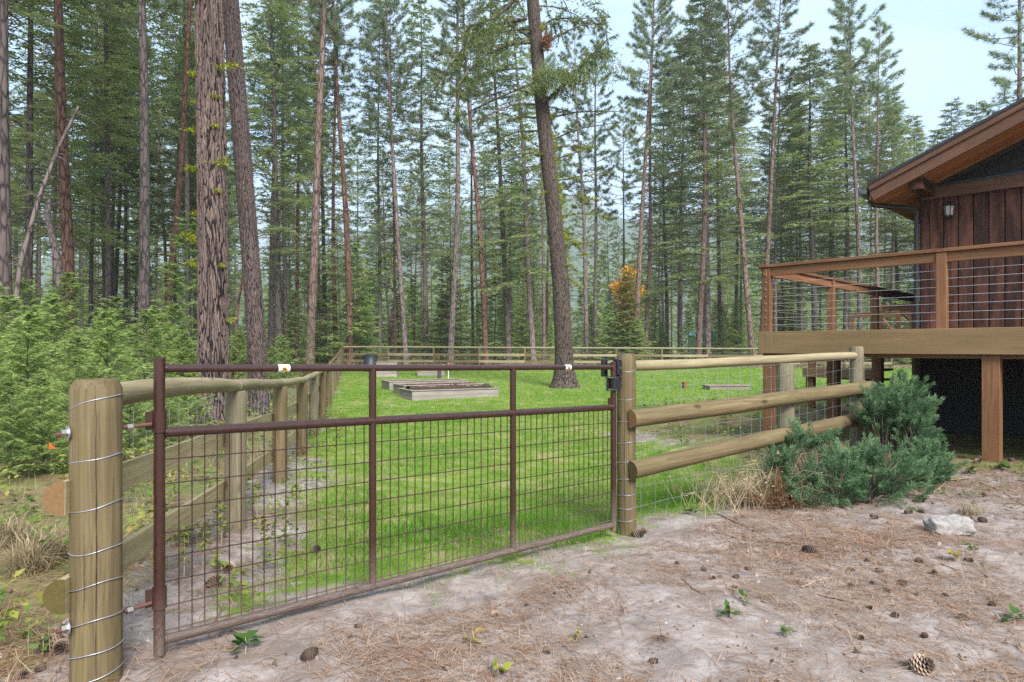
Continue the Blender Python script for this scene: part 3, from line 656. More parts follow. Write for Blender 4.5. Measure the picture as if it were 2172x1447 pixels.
# gutter, downspout
gpf = [(-.07, .06), (-.075, .05), (-.06, -.05), (.05, -.06), (.06, .06), (.052, .06), (.044, -.05), (-.052, -.042), (-.066, .05)]
M, L = frame((-EV - .075, -OV - .05, rz_(-EV) - .115), (-EV - .075, HD + .4, rz_(-EV) - .115))
gut = obj('gutter', extr_mesh([(-y, z) for y, z in gpf][::-1], L, sharp=30), M_['black'], house, M, False)
gzv = rz_(-EV) - .17
tube('downspout', [(-EV - .06, -OV + .22, gzv), (-EV - .06, -OV + .22, gzv - .06), (-EV - .02, -OV + .24, gzv - .12), (-.30, -.33, gzv - .15), (-.10, -.10, gzv - .155), (-.055, -.06, gzv - .20), (-.055, -.055, gzv - .3), (-.055, -.055, 1.3), (-.055, -.055, .12)], .036, M_['black'], house, 12, False)
lx = .37; lan = empty('wall_lantern', (HA[0] + .702 * lx + .712 * -.1, HA[1] - .712 * lx + .702 * -.1, 3.35), DROT, 'black wall lantern with seeded glass on the brown siding under the eave', 'lantern')
def lathe(name, prof, mat, parent, n=6, M=None):
    th = np.linspace(0, 2 * np.pi, n, endpoint=False); V = [(r * math.cos(a), r * math.sin(a), z) for r, z in prof for a in th]; m = len(prof)
    F = [[i * n + j, i * n + (j + 1) % n, (i + 1) * n + (j + 1) % n, (i + 1) * n + j] for i in range(m - 1) for j in range(n)]
    return obj(name, mesh(name, V, F, n > 8, 40), mat, parent, M, False)
lathe('roof_cap', [(.0, .13), (.012, .125), (.015, .10), (.035, .085), (.085, .05), (.09, .04), (.0, .045)], M_['black'], lan)
lathe('glass', [(.066, .04), (.048, -.10)], plain('seeded_glass', (.30, .29, .26), .25, 0, .3, 40), lan)
lathe('bottom_cap', [(.055, -.095), (.055, -.115), (.03, -.13), (.0, -.15)], M_['black'], lan)
for k in range(6):
    a = k * math.pi / 3; obj('cage_bar', mesh('bar', *tube_np([(.07 * math.cos(a), .07 * math.sin(a), .045), (.051 * math.cos(a), .051 * math.sin(a), -.10)], .005, 5)), M_['black'], lan, None, False)
box('back_plate', (0, .095, .0), (.10, .02, .22), M_['black'], lan, False); obj('arm', mesh('arm', *tube_np([(0, .09, .06), (0, .06, .12), (0, .01, .13)], .01, 8)), M_['black'], lan, None, False)
# ------------------------------------------------------------------ garden things on the lawn
def raised_bed(p, rz, L, D, H, label, boards=2, heap=.06, seed=0, group=None):
    z = g1(*p) - .02; e = empty('raised_bed', (p[0], p[1], z), rz, label, 'raised bed', group); bh = H / boards
    for k in range(boards):
        zc = bh * (k + .5)
        for (c, s) in (((L / 2, .018, zc), (L, .036, bh - .004)), ((L / 2, D - .018, zc), (L, .036, bh - .004)), ((.018, D / 2, zc), (.036, D - .076, bh - .004)), ((L - .018, D / 2, zc), (.036, D - .076, bh - .004))):
            box('side_board', c, s, M_['greywood'], e, False)
    for (c, s) in (((L / 2, .02, H + .014), (L + .06, .09, .026)), ((L / 2, D - .02, H + .014), (L + .06, .09, .026)), ((.02, D / 2, H + .014), (.09, D - .14, .026)), ((L - .02, D / 2, H + .014), (.09, D - .14, .026))):
        box('cap_board', c, s, M_['greywood'], e, False)
    rg = np.random.default_rng(seed); n, m2 = 46, 18
    X, Y = np.meshgrid(np.linspace(.04, L - .04, n), np.linspace(.04, D - .04, m2))
    Z = H - .05 + heap * np.sin(np.pi * Y / D) * (.5 + .9 * vnoise(X, Y, 3, seed)) + rg.normal(0, .018, X.shape)
    ii = np.arange(m2 - 1)[:, None] * n + np.arange(n - 1)[None]
    so = obj('soil', mesh('soil', np.stack([X, Y, Z], -1), np.stack([ii, ii + 1, ii + 1 + n, ii + n], -1).reshape(-1, 4), False), M_['soil'], e, None, False)
    V, F, tn = straws(rg, 500, lambda k: np.stack([rg.uniform(.1, L - .1, k), rg.uniform(.1, D - .1, k), np.full(k, H + heap * .6)], -1), .18, .006)
    obj('mulch', mesh('mulch', V, F, tone=tn), M_['litter'], so, None, False)['kind'] = 'stuff'
    return e
def straws(rg, n, posf, l, w, lift=.02):
    P = posf(n); a = rg.uniform(0, 2 * np.pi, n); ll = l * rg.uniform(.5, 1.2, n); D = np.stack([np.cos(a), np.sin(a), rg.normal(0, .08, n)], -1); S = np.stack([-np.sin(a), np.cos(a), np.zeros(n)], -1) * w / 2
    q = P + D * (ll * .5)[:, None] + S * (rg.normal(0, 4, n) * l / .15)[:, None]; q[:, 2] += lift * rg.uniform(0, 1, n); e = P + D * ll[:, None]
    V = np.stack([P - S, P + S, q + S, q - S, e], 1); b = np.arange(n)[:, None] * 5
    F = np.concatenate([b + [0, 1, 2], b + [0, 2, 3], b + [3, 2, 4]])
    return V.reshape(-1, 3), F, np.repeat(rg.uniform(0, 1, n), 5)
raised_bed((-2.6, 17.2), R(27), 2.5, 1.1, .27, 'long grey plank bed heaped highest with dark soil', 2, .12, 1)
raised_bed((-3.05, 18.75), R(27), 2.5, 1.1, .27, 'long grey plank bed in the middle between two others', 2, .06, 2)
raised_bed((-3.9, 21.0), R(24), 2.6, 1.1, .27, 'long grey plank bed beside the dark upright pipe and the thin stake', 2, .02, 3)
raised_bed((at(798, 27.5), 27.5), R(4), .85, .9, .62, 'tall narrow grey plank bed beside the black compost bin', 4, .03, 4)
raised_bed((at(885, 29), 29), R(6), 1.2, 1.0, .48, 'tall wide grey plank bed behind the row of long beds', 3, .03, 5)
cb = empty('compost_bin', (at(786, 33), 33, g1(at(786, 33), 33)), 0, 'black plastic compost bin standing by the far corner of the fence', 'compost bin')
lathe('body', [(.38, 0), (.37, .25), (.355, .27), (.35, .5), (.335, .52), (.325, .78), (.0, .78)], M_['plastic'], cb, 24)
lathe('lid', [(.345, .765), (.345, .81), (.30, .85), (.18, .88), (.0, .885)], M_['plastic'], cb, 24); box('hatch', (0, -.365, .14), (.30, .04, .22), M_['plastic'], cb, False)
x, y = at(932, 24.5), 24.5; pp = empty('standpipe', (x, y, g1(x, y)), 0, 'short dark upright pipe behind the long beds', 'pipe'); lathe('pipe', [(.07, 0), (.07, .55), (.05, .55), (.05, .3)], plain('brown_pipe', (.05, .04, .038), .7), pp, 16); lathe('collar', [(.082, .47), (.082, .56), (.068, .56)], M_['plastic'], pp, 16)
x, y = at(951, 25), 25; st = empty('marker_stake', (x, y, g1(x, y)), 0, 'thin pale stake with a red tip beside the long beds', 'stake'); lathe('shaft', [(.013, 0), (.013, .55), (0, .55)], M_['white'], st, 8); lathe('tip', [(.017, .53), (.017, .68), (0, .69)], M_['orange'], st, 8)
x, y = on_ground(1452, 824); sp_ = empty('stub_post', (x, y, g1(x, y)), R(20), 'short sawn brown post stub on the needle mound', 'post'); box('stub', (0, 0, .08), (.13, .12, .24), M_['cedar'], sp_, False, b=.01); box('cut_top', (0, 0, .203), (.118, .108, .006), M_['pt_end'], sp_, False)
x, y = on_ground(1506, 827); raised_bed((x, y), R(2), 1.25, .7, .12, 'low grey timber frame on the lawn behind the needle mound', 1, .02, 9)
# pin flag in the undergrowth
x, y = at(108, 6.6), 6.6; z = g1(x, y); pf = empty('pin_flag', (x, y, z), 0, 'small orange pin flag standing in the undergrowth outside the fence', 'flag')
obj('wire_stem', mesh('stem', *tube_np([(0, 0, 0), (.005, 0, .25), (-.02, .01, .36)], .002, 5)), M_['steel'], pf, None, False)
obj('flag', mesh('flag', [(-.02, 0, .36), (.022, .01, .32), (.025, .03, .295), (-.035, .02, .29), (-.02, .003, .36), (.022, .013, .32), (.025, .033, .295), (-.035, .023, .29)], [[0, 1, 2, 3], [7, 6, 5, 4]]), M_['orange'], pf, None, False)
# turquoise shed glimpsed between the trunks
sh = empty('garden_shed', (at(1490, 68), 68, .45), R(12), 'pale turquoise shed glimpsed far between the trunks', 'shed')
box('wall', (0, 0, 1.1), (2.0, 2.0, 2.2), M_['teal'], sh, False); prism('roof', [(-1.2, 2.2), (0, 2.9), (1.2, 2.2)], -1.15, 1.15, M_['teal'], sh); box('door', (0, -1.02, .95), (.8, .05, 1.8), M_['white'], sh, False)

# ------------------------------------------------------------------ foliage builders
def norm(a): return a / (np.linalg.norm(a, axis=-1, keepdims=True) + 1e-9)
def tri_soup(P, D, S, l, w):
    V = np.stack([P - S * w[:, None] / 2, P + S * w[:, None] / 2, P + D * l[:, None]], 1)
    return V.reshape(-1, 3)
def fir_crown(rng, ax, H, z0, Rm, nb, ntw, nsp, sl, sw, droop=.25, rise=.15, top=1.0, shape=.8, rad_at=None, lenvar=.35):
    """whorled branches with side twigs carrying needle sprays"""
    Vs, Ts, wood_ = [], [], []
    for i in range(nb):
        f = (i + rng.uniform(0, 1)) / nb; z = z0 + (H * .985 - z0) * f; L = Rm * (max(.03, 1 - f) ** shape) * rng.uniform(1 - lenvar, 1 + lenvar * .6) + .06 * H / 10
        a = i * 2.4 + rng.normal(0, .35); ra = np.array([math.cos(a), math.sin(a), 0]); sd = np.array([-ra[1], ra[0], 0])
        e = rise + .5 * f + rng.normal(0, .1); dr = droop * (1 - f * .7) * rng.uniform(.6, 1.4); x0, y0 = ax(z); base = np.array([x0, y0, z])
        def path(t): t = np.asarray(t)[:, None]; return base + L * (t * ra + (t * e - dr * t * t + .12 * t ** 4 * dr) * np.array([0, 0, 1]))
        r0 = max(.006, .012 * L)
        wood_.append(tube_np(path(np.linspace(0, 1, 5)), np.linspace(r0, r0 * .25, 5), 3))
        n = max(4, int(ntw * (.35 + .65 * L / Rm))); t = np.linspace(.12, 1, n) + rng.normal(0, .015, n); t = np.clip(t, .08, 1); P = path(t)
        sgn = np.where(np.arange(n) % 2 == 0, 1., -1.); tl = L * (.16 + .30 * (1 - t)) * rng.uniform(.6, 1.2, n) + sl * .6; tl[-1] = sl
        TD = norm(ra * .75 + sd * sgn[:, None] * .8 + np.array([0, 0, -.12]) + rng.normal(0, .15, (n, 3)))
        TD[-1] = ra
        k = nsp; s = np.linspace(.1, 1, k)
        Q = P[:, None] + TD[:, None] * (tl[:, None, None] * s[None, :, None]) + np.array([0, 0, -1.]) * (.12 * tl[:, None, None] * s[None, :, None] ** 2)
        for sg in (-1, 1):
            pd = norm(np.cross(TD, np.array([0, 0, 1.])))[:, None] * sg
            Dn = norm(TD[:, None] * .75 + pd * .75 + rng.normal(0, .28, (n, k, 3)) + np.array([0, 0, .1]))
            S = norm(np.cross(Dn, np.array([0, 0, 1.]) + rng.normal(0, .5, (n, k, 3))))
            ll = sl * rng.uniform(.6, 1.25, (n, k)); ww = sw * rng.uniform(.7, 1.3, (n, k))
            Vs.append(tri_soup(Q.reshape(-1, 3), Dn.reshape(-1, 3), S.reshape(-1, 3), ll.ravel(), ww.ravel()))
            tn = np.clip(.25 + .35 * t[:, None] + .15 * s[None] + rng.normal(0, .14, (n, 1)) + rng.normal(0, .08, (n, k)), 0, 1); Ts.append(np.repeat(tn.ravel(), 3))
    return np.concatenate(Vs), np.concatenate(Ts), wood_
def pine_crown(rng, ax, H, z0, Rm, nb, ntuft, nn, nl, nw):
    Vs, Ts, wood_ = [], [], []
    for i in range(nb):
        f = ((i + rng.uniform(0, 1)) / nb) ** .9; z = z0 + (H * .99 - z0) * f; L = Rm * (1 - f) ** .55 * (.45 + .55 * min(1, f * 4 + .2)) * rng.uniform(.55, 1.25) + .2
        a = i * 2.4 + rng.normal(0, .5); ra = np.array([math.cos(a), math.sin(a), 0]); sd = np.array([-ra[1], ra[0], 0]); e = -.15 + .75 * f + rng.normal(0, .15); x0, y0 = ax(z); base = np.array([x0, y0, z])
        def path(t): t = np.asarray(t)[:, None]; return base + L * (t * ra + (t * e + .28 * t ** 3) * np.array([0, 0, 1]) + .1 * np.sin(3 * t + i) * sd)
        r0 = max(.01, .014 * L); wood_.append(tube_np(path(np.linspace(0, 1, 5)), np.linspace(r0, r0 * .3, 5), 3))
        n = max(5, int(ntuft * (.4 + .6 * L / Rm))); t = np.clip(1 - rng.beta(1.1, 2.0, n) * .8, .1, 1); P = path(t) + rng.normal(0, 1, (n, 3)) * (L * .13 * (1.15 - t))[:, None] * np.array([1, 1, .55])
        for j in range(0, n, 3): wood_.append(tube_np(np.stack([path([max(.05, t[j] - .15)])[0], P[j]]), [.008, .004], 3))
        TD = norm(ra + np.array([0, 0, .5]) + rng.normal(0, .5, (n, 3)))
        Dn = norm(TD[:, None] * .55 + rng.normal(0, .6, (n, nn, 3))); S = norm(np.cross(Dn, rng.normal(0, 1, (n, nn, 3))))
        ll = nl * rng.uniform(.7, 1.2, (n, nn)); Vs.append(tri_soup(np.repeat(P, nn, 0), Dn.reshape(-1, 3), S.reshape(-1, 3), ll.ravel(), np.full(n * nn, nw)))
        tn = np.clip(rng.normal(.5, .18, (n, 1)) + .2 * f - .1 + rng.normal(0, .1, (n, nn)), 0, 1); Ts.append(np.repeat(tn.ravel(), 3))
    return np.concatenate(Vs), np.concatenate(Ts), wood_
def soup_mesh(name, V, T): return mesh(name, V, np.arange(len(V)).reshape(-1, 3), False, tone=T)
def wiggle(rng, H, amp):
    p = rng.uniform(0, 6, 4)
    return lambda z: (amp * (math.sin(z / H * 4 + p[0]) - math.sin(p[0])) + amp * .3 * (math.sin(z / H * 11 + p[1]) - math.sin(p[1])), amp * (math.sin(z / H * 3.5 + p[2]) - math.sin(p[2])))
def trunk_parts(rng, ax, H, r, zdead, ndead, n=9):
    zs = np.concatenate([[-.4, 0, .15, .4, .9], np.linspace(1.6, H, 22)]); rad = r * np.clip(1 - zs / H, .015, 1) ** .75 * (1 + .45 * np.exp(-np.clip(zs, 0, 9) / .35))
    parts = [tube_np([(*ax(z), z) for z in zs], rad, n)]
    for i in range(ndead):
        z = rng.uniform(2.0, zdead); a = rng.uniform(0, 6.283); L = rng.uniform(.25, 1.5); x0, y0 = ax(z); e = rng.normal(.05, .25); c, s = math.cos(a), math.sin(a); b = rng.normal(0, .2)
        parts.append(tube_np([(x0, y0, z), (x0 + c * L * .5, y0 + s * L * .5, z + e * L * .5), (x0 + c * L - s * b, y0 + s * L + c * b, z + e * L - .15 * L)], [.014, .009, .004], 3))
    return parts
PROTO = {'pine': [], 'fir': [], 'young': [], 'sap': []}
rng = np.random.default_rng(11)
for k in range(5):
    H = 26.; ax = wiggle(rng, H, .16); V, T, wd = pine_crown(rng, ax, H, H * (.44 + .05 * k), 2.1 + .2 * (k % 3), 64, 34, 13, .27, .024)
    pt = trunk_parts(rng, ax, H, .19, H * .62, 46)
    PROTO['pine'].append((mesh('pine_trunk', *joinq(pt + wd)), soup_mesh('pine_crown', V, T), H))
for k in range(5):
    H = 25.; ax = wiggle(rng, H, .12); V, T, wd = fir_crown(rng, ax, H, H * (.20 + .07 * k), 2.5 + .2 * (k % 2), 120, 15, 6, .25, .062, .30, .10)
    pt = trunk_parts(rng, ax, H, .19, H * .45, 50)
    PROTO['fir'].append((mesh('fir_trunk', *joinq(pt + wd)), soup_mesh('fir_crown', V, T), H))
for k in range(4):
    H = 6.; ax = wiggle(rng, H, .05); V, T, wd = fir_crown(rng, ax, H, .25, 1.35, 70, 15, 6, .15, .042, .18, .15, shape=.9)
    PROTO['young'].append((mesh('young_trunk', *joinq(trunk_parts(rng, ax, H, .06, 2.0, 0, 7) + wd)), soup_mesh('young_crown', V, T), H))
for k in range(4):
    H = 2.6; ax = wiggle(rng, H, .04); V, T, wd = fir_crown(rng, ax, H, .08, .95, 74, 22, 11, .058, .013, .12, .28, shape=.85, lenvar=.45)
    PROTO['sap'].append((mesh('sapling_trunk', *joinq(trunk_parts(rng, ax, H, .022, 2.0, 0, 7) + wd)), soup_mesh('sapling_crown', V, T), H))
def place_tree(kind, k, px, Y, H, dbh, bark, label, group, px_top=None, name=None, rot=None, leaf=None, spread=1.0):
    tm, cm, H0 = PROTO[kind][k % len(PROTO[kind])]
    x = at(px, Y); z = g1(x, Y)
    e = bpy.data.objects.new(name or {'pine': 'pine_tree', 'fir': 'fir_tree', 'young': 'young_fir', 'sap': 'fir_sapling'}[kind], None); C.objects.link(e); e.empty_display_size = .3
    tag(e, label, 'tree' if kind in ('pine', 'fir') else 'sapling' if kind == 'sap' else 'young tree', group)
    e.location = (x, Y, z)
    lean = 0
    if px_top is not None: lean = math.atan2(at(px_top, Y) - x, EYE + HY / FPX * Y - z)
    M = Matrix.Rotation(lean, 4, 'Y'); e.rotation_euler = M.to_euler()
    s = H / H0; rr = rot if rot is not None else (px * 1.37 + Y) % 6.283
    rbase = {'pine': .19, 'fir': .19, 'young': .06, 'sap': .022}[kind]
    w = dbh / 2 / rbase * 1.08 if kind in ('pine', 'fir') else s
    tr = bpy.data.objects.new('trunk', tm); C.objects.link(tr); tr.parent = e; cr_ = bpy.data.objects.new('crown', cm); C.objects.link(cr_); cr_.parent = e
    if not tm.materials: tm.materials.append(None); cm.materials.append(None)
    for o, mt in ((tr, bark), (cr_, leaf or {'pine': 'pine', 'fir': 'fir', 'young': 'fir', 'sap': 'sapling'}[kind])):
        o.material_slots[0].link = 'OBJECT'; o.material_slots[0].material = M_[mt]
        o.rotation_euler = (0, 0, rr)
    tr.scale = (w, w, s) if kind in ('pine', 'fir') and w < s * 2.6 else (s, s, s); cr_.scale = (s * spread, s * spread, s)
    if kind in ('pine', 'fir'): tr.scale = (min(w, s * 1.7), min(w, s * 1.7), s)
    return e
# --- trunks one can tell apart: px at the base, px at the picture's top edge, depth, height, diameter
BK = ['bark_dark', 'bark_grey', 'bark_red', 'bark_pink']
KEY = [ # kind, px, px_top, Y, H, dbh, bark, label
 ('fir', 8, -4, 15, 27, .34, 0, 'thick dark trunked fir beyond the saplings with the leaning dead stem crossing it'),
 ('pine', 150, 146, 22, 28, .37, 2, 'red barked pine rising straight behind the saplings'),
 ('pine', 304, 297, 25, 29, .40, 1, 'tall grey barked pine between the red barked one and the pair of great trunks'),
 ('pine', 340, 412, 28, 26, .30, 2, 'reddish pine leaning towards the pair of great trunks'),
 ('fir', 402, 398, 33, 25, .24, 1, 'thin grey fir just beside the thickest pine'),
 ('fir', 60, 62, 24, 26, .27, 0, 'dark fir standing behind the leaning dead stem'),
 ('fir', 230, 236, 27, 24, .24, 0, 'bushy fir with low green boughs among the saplings'),
 ('fir', 120, 110, 33, 23, .22, 0, None), ('fir', 192, 200, 36, 25, .24, 0, None), ('fir', 268, 262, 38, 24, .22, 0, None), ('fir', 372, 378, 41, 24, .22, 0, None),
 ('fir', 592, 582, 33, 25, .33, 0, 'dark fir trunk behind the side fence next to the second great pine'),
 ('fir', 608, 604, 39, 25, .28, 1, None), ('pine', 628, 622, 41, 26, .26, 2, None),
 ('pine', 655, 668, 29, 29, .37, 3, 'pink grey pine just outside the side fence level with the far raised beds'),
 ('fir', 690, 684, 43, 25, .30, 0, None), ('pine', 713, 719, 42, 26, .28, 2, None),
 ('pine', 743, 720, 40, 27, .40, 2, 'stout red pine behind the corner of the two fences'),
 ('fir', 806, 808, 46, 26, .26, 1, None), ('pine', 840, 826, 44, 25, .20, 2, 'very thin red stemmed pine behind the back fence'),
 ('pine', 862, 827, 43, 27, .34, 1, 'grey pine leaning towards the red one behind the compost bin'),
 ('fir', 903, 897, 45, 26, .34, 1, None), ('pine', 955, 962, 40, 28, .38, 1, 'smooth straight grey trunk behind the back fence past the raised beds'),
 ('pine', 1003, 999, 50, 25, .24, 0, None), ('pine', 1032, 985, 41, 26, .34, 2, 'red lower trunk turning grey above, leaning, behind the back fence'),
 ('fir', 1080, 1045, 43, 26, .37, 0, None), ('fir', 1132, 1080, 42, 25, .38, 1, 'stout leaning fir behind the lichen covered fir on the lawn'), ('pine', 1154, 1142, 48, 26, .28, 1, None),
 ('pine', 1246, 1224, 46, 24, .32, 1, None), ('pine', 1263, 1268, 47, 24, .30, 1, None), ('pine', 1322, 1318, 56, 22, .22, 1, None),
 ('pine', 1342, 1386, 42, 26, .34, 3, 'pale pine leaning away from its neighbour in front of the orange tree'), ('pine', 1368, 1394, 45, 26, .30, 3, None),
 ('fir', 1416, 1410, 52, 23, .30, 0, None), ('fir', 1442, 1445, 50, 25, .32, 0, None),
 ('pine', 1481, 1488, 41, 27, .36, 3, 'tall pink grey pine beside the stout grey one'), ('fir', 1502, 1490, 43, 25, .40, 1, 'stout grey fir beside the tall pink grey pine'),
 ('fir', 1527, 1530, 52, 24, .34, 0, None), ('pine', 1598, 1553, 40, 25, .34, 3, 'pink pine leaning beside the corner of the deck'), ('pine', 1612, 1666, 42, 25, .37, 3, 'salmon barked pine leaning over the deck corner with open sky beside it'),
 ('pine', 1645, 1652, 44, 20, .25, 1, None), ('fir', 1662, 1660, 54, 17, .24, 0, None), ('fir', 1732, 1708, 43, 21, .40, 0, 'broad dark fir behind the deck rail'), ('fir', 1692, 1694, 50, 19, .18, 1, None),
 ('fir', 1792, 1792, 46, 22, .32, 0, None), ('pine', 1824, 1814, 41, 23.5, .32, 1, 'tall grey pine rising clear of its neighbours behind the deck rail'),
 ('pine', 1868, 1869, 42, 22, .26, 3, None), ('fir', 1905, 1900, 47, 20, .30, 0, None), ('fir', 1560, 1562, 56, 23, .28, 1, None), ('fir', 1940, 1945, 50, 19, .26, 0, None),
 ('pine', 2146, 2166, 30, 21, .38, 1, 'spreading pine rising over the cabin roof'), ('fir', 2078, 2080, 42, 17, .26, 0, 'lower pale fir showing over the cabin roof'), ('fir', 2010, 2012, 50, 20, .28, 1, 'fir standing beside the cabin eave'),
 ('fir', 1680, 1684, 58, 24, .3, 1, None), ('fir', 1765, 1768, 60, 25, .3, 0, None), ('pine', 1848, 1850, 62, 26, .3, 1, None), ('fir', 1700, 1702, 47, 17, .26, 0, None), ('fir', 1760, 1758, 49, 18.5, .26, 1, None), ('fir', 1890, 1888, 44, 17.5, .26, 0, None), ('fir', 1630, 1632, 62, 24, .3, 0, None), ('fir', 1940, 1938, 60, 21, .3, 1, None), ('fir', 1980, 1984, 44, 16, .28, 0, None), ('fir', 2240, 2245, 40, 22, .3, 0, None), ('fir', -40, -50, 22, 25, .3, 0, None)]
GL_ = {'pine': {0: 'dark barked pine among the close trunks beyond the fence', 1: 'grey barked pine among the close trunks beyond the fence', 2: 'slender red barked pine among the close trunks beyond the fence', 3: 'pink barked pine among the close trunks beyond the fence'},
       'fir': {0: 'dark trunked fir with ragged boughs in the forest edge', 1: 'grey trunked fir with ragged boughs in the forest edge'}}
ORD = ['first', 'second', 'third', 'fourth', 'fifth', 'sixth', 'seventh', 'eighth', 'ninth', 'tenth', 'eleventh', 'twelfth', 'thirteenth']
BN = ['dark barked', 'grey barked', 'red barked', 'pink barked']
def place_label(kd, bk, px, Y):
    b = (at(px, Y) + 9.75) / 2.62
    if 0 <= b < 13: return '%s %s behind the %s bay of the far fence counted from the fence corner' % (BN[bk], kd, ORD[int(b)])
    return GL_[kd][bk]
for i, (kd, px, pt, Y, H, d, bk, lab) in enumerate(KEY):
    grp = 'forest trees beyond the fence'
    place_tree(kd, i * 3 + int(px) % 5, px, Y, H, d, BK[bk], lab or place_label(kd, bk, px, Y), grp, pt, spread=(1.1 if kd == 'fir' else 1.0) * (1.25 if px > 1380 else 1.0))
rng = np.random.default_rng(23)
for i in range(140):
    Y = rng.uniform(50, 105); px = rng.uniform(-150, 2330)
    if i < 26: px = rng.uniform(-150, 620); Y = rng.uniform(36, 60)
    kd = 'fir' if rng.random() < .45 else 'pine'; H = rng.uniform(18, 26) * (1.0 if px < 1450 else .82); d = rng.uniform(.2, .36)
    place_tree(kd, int(rng.integers(5)), px, Y, H, d, BK[int(rng.choice([0, 0, 1, 1, 2] if kd == 'pine' else [0, 0, 1]))], 'slim %s deep in the forest behind the nearer trunks' % ('fir' if kd == 'fir' else 'pine'), 'deep forest trees', px + rng.normal(0, 16), spread=rng.uniform(.9, 1.25))
for i in range(95):
    Y = rng.uniform(41, 66); px = rng.uniform(-120, 2250); H = rng.uniform(2.2, 7.5) * (1.15 if px < 1250 else .9)
    if px < 640: Y = rng.uniform(22, 50)
    place_tree('young', int(rng.integers(4)), px, Y, H, .1, 'bark_dark', 'young green fir filling the forest understory beyond the fence', 'young firs of the understory', leaf='sapling' if rng.random() < .6 else 'fir', spread=rng.uniform(.9, 1.4))
SAP = [(-35, 7.4, 1.55), (55, 8.6, 1.9), (150, 8.0, 1.5), (232, 9.4, 1.95), (300, 10.8, 2.0), (350, 9.2, 1.2), (15, 10.5, 2.2), (118, 11.5, 2.3), (195, 12.5, 1.8), (392, 13.5, 1.7), (92, 6.9, 1.05), (-60, 9.5, 2.3), (275, 7.7, 1.05), (185, 6.8, .9), (335, 13.5, 2.2), (575, 17.5, 1.4), (600, 22, 1.8), (18, 6.5, 1.0), (405, 10.5, 1.1), (505, 20, 1.9), (255, 15, 2.5), (140, 17, 3.2), (40, 16, 2.9), (370, 17, 2.5), (-20, 13, 2.6)]
for i, (px, Y, H) in enumerate(SAP):
    place_tree('sap', i, px, Y, H, .04, 'bark_dark', 'bright green fir sapling in the thicket outside the side fence', 'fir saplings in the thicket', rot=i * 1.3, spread=1.15)
for (px, Y, H) in ((1318, 41.5, 3.4), (1352, 41, 3.0), (1292, 42, 4.0)): place_tree('young', px, px, Y, H, .1, 'bark_dark', 'young green fir standing at the foot of the orange tree', 'young firs below the orange tree', leaf='sapling', spread=1.5)
# autumn tree and turning shrub
def broadleaf(name, px, Y, H, Rm, mat, label, cat='tree', zc=.6, n=5000, s=.22):
    rg = np.random.default_rng(int(px)); x = at(px, Y); z = g1(x, Y); e = empty(name, (x, Y, z), 0, label, cat)
    parts = [tube_np([(0, 0, -.2), (.1, 0, H * .4), (0, .1, H * .8)], [.12, .08, .02], 7)]
    for k in range(9): a = k * 2.4; parts.append(tube_np([(0, 0, H * (.3 + .05 * k)), (math.cos(a) * Rm * .5, math.sin(a) * Rm * .5, H * (.45 + .05 * k)), (math.cos(a) * Rm * .85, math.sin(a) * Rm * .85, H * (.55 + .05 * k))], [.04, .025, .01], 4))
    obj('trunk', mesh('trunk', *joinq(parts)), M_['bark_grey'], e, None, False)
    cl = rg.normal(0, 1, (40, 3)); cl = norm(cl) * rg.uniform(.3, .9, (40, 1)) * np.array([Rm, Rm, H * .40]) + np.array([0, 0, H * zc])
    P = cl[rg.integers(0, 40, n)] + rg.normal(0, Rm * .18, (n, 3)); D = norm(rg.normal(0, 1, (n, 3))); S = norm(np.cross(D, rg.normal(0, 1, (n, 3))))
    obj('crown', soup_mesh('crown', tri_soup(P, D, S, np.full(n, s), np.full(n, s * .8)), np.repeat(rg.uniform(0, 1, n), 3)), M_[mat], e, None, False)
broadleaf('autumn_tree', 1329, 43, 6.8, 1.0, 'autumn', 'small tree in bright orange autumn leaf among the conifers', zc=.66, s=.17, n=2200)
broadleaf('turning_shrub', 1652, 58, 7.4, 1.6, 'yellowgreen', 'yellow green deciduous tree behind the deck rail', zc=.6, n=3500)
# far forest mass
rg = np.random.default_rng(77); Vs, Ts = [], []
for i in range(620):
    Y = rg.uniform(88, 180); x = rg.uniform(-1.05, 1.1) * Y; H = rg.uniform(10, 18); n = 190
    f = rg.uniform(.02, 1, n); a = rg.uniform(0, 6.283, n); r = (1 - f) ** .8 * H * .15 * np.sqrt(rg.uniform(.1, 1, n))
    P = np.stack([x + r * np.cos(a), Y + r * np.sin(a), .5 + H * f], -1); D = norm(np.stack([np.cos(a), np.sin(a), rg.normal(-.1, .3, n)], -1)); S = norm(np.cross(D, rg.normal(0, 1, (n, 3)) + np.array([0, 0, 1])))
    Vs.append(tri_soup(P, D, S, rg.uniform(.5, 1.3, n), rg.uniform(.25, .6, n))); Ts.append(np.repeat(np.clip(rg.normal(.4, .2, n), 0, 1), 3))
tag(obj('forest', soup_mesh('forest', np.concatenate(Vs), np.concatenate(Ts)), M_['fir']), 'dense conifer forest closing the view behind the trunks', 'forest', kind='stuff')

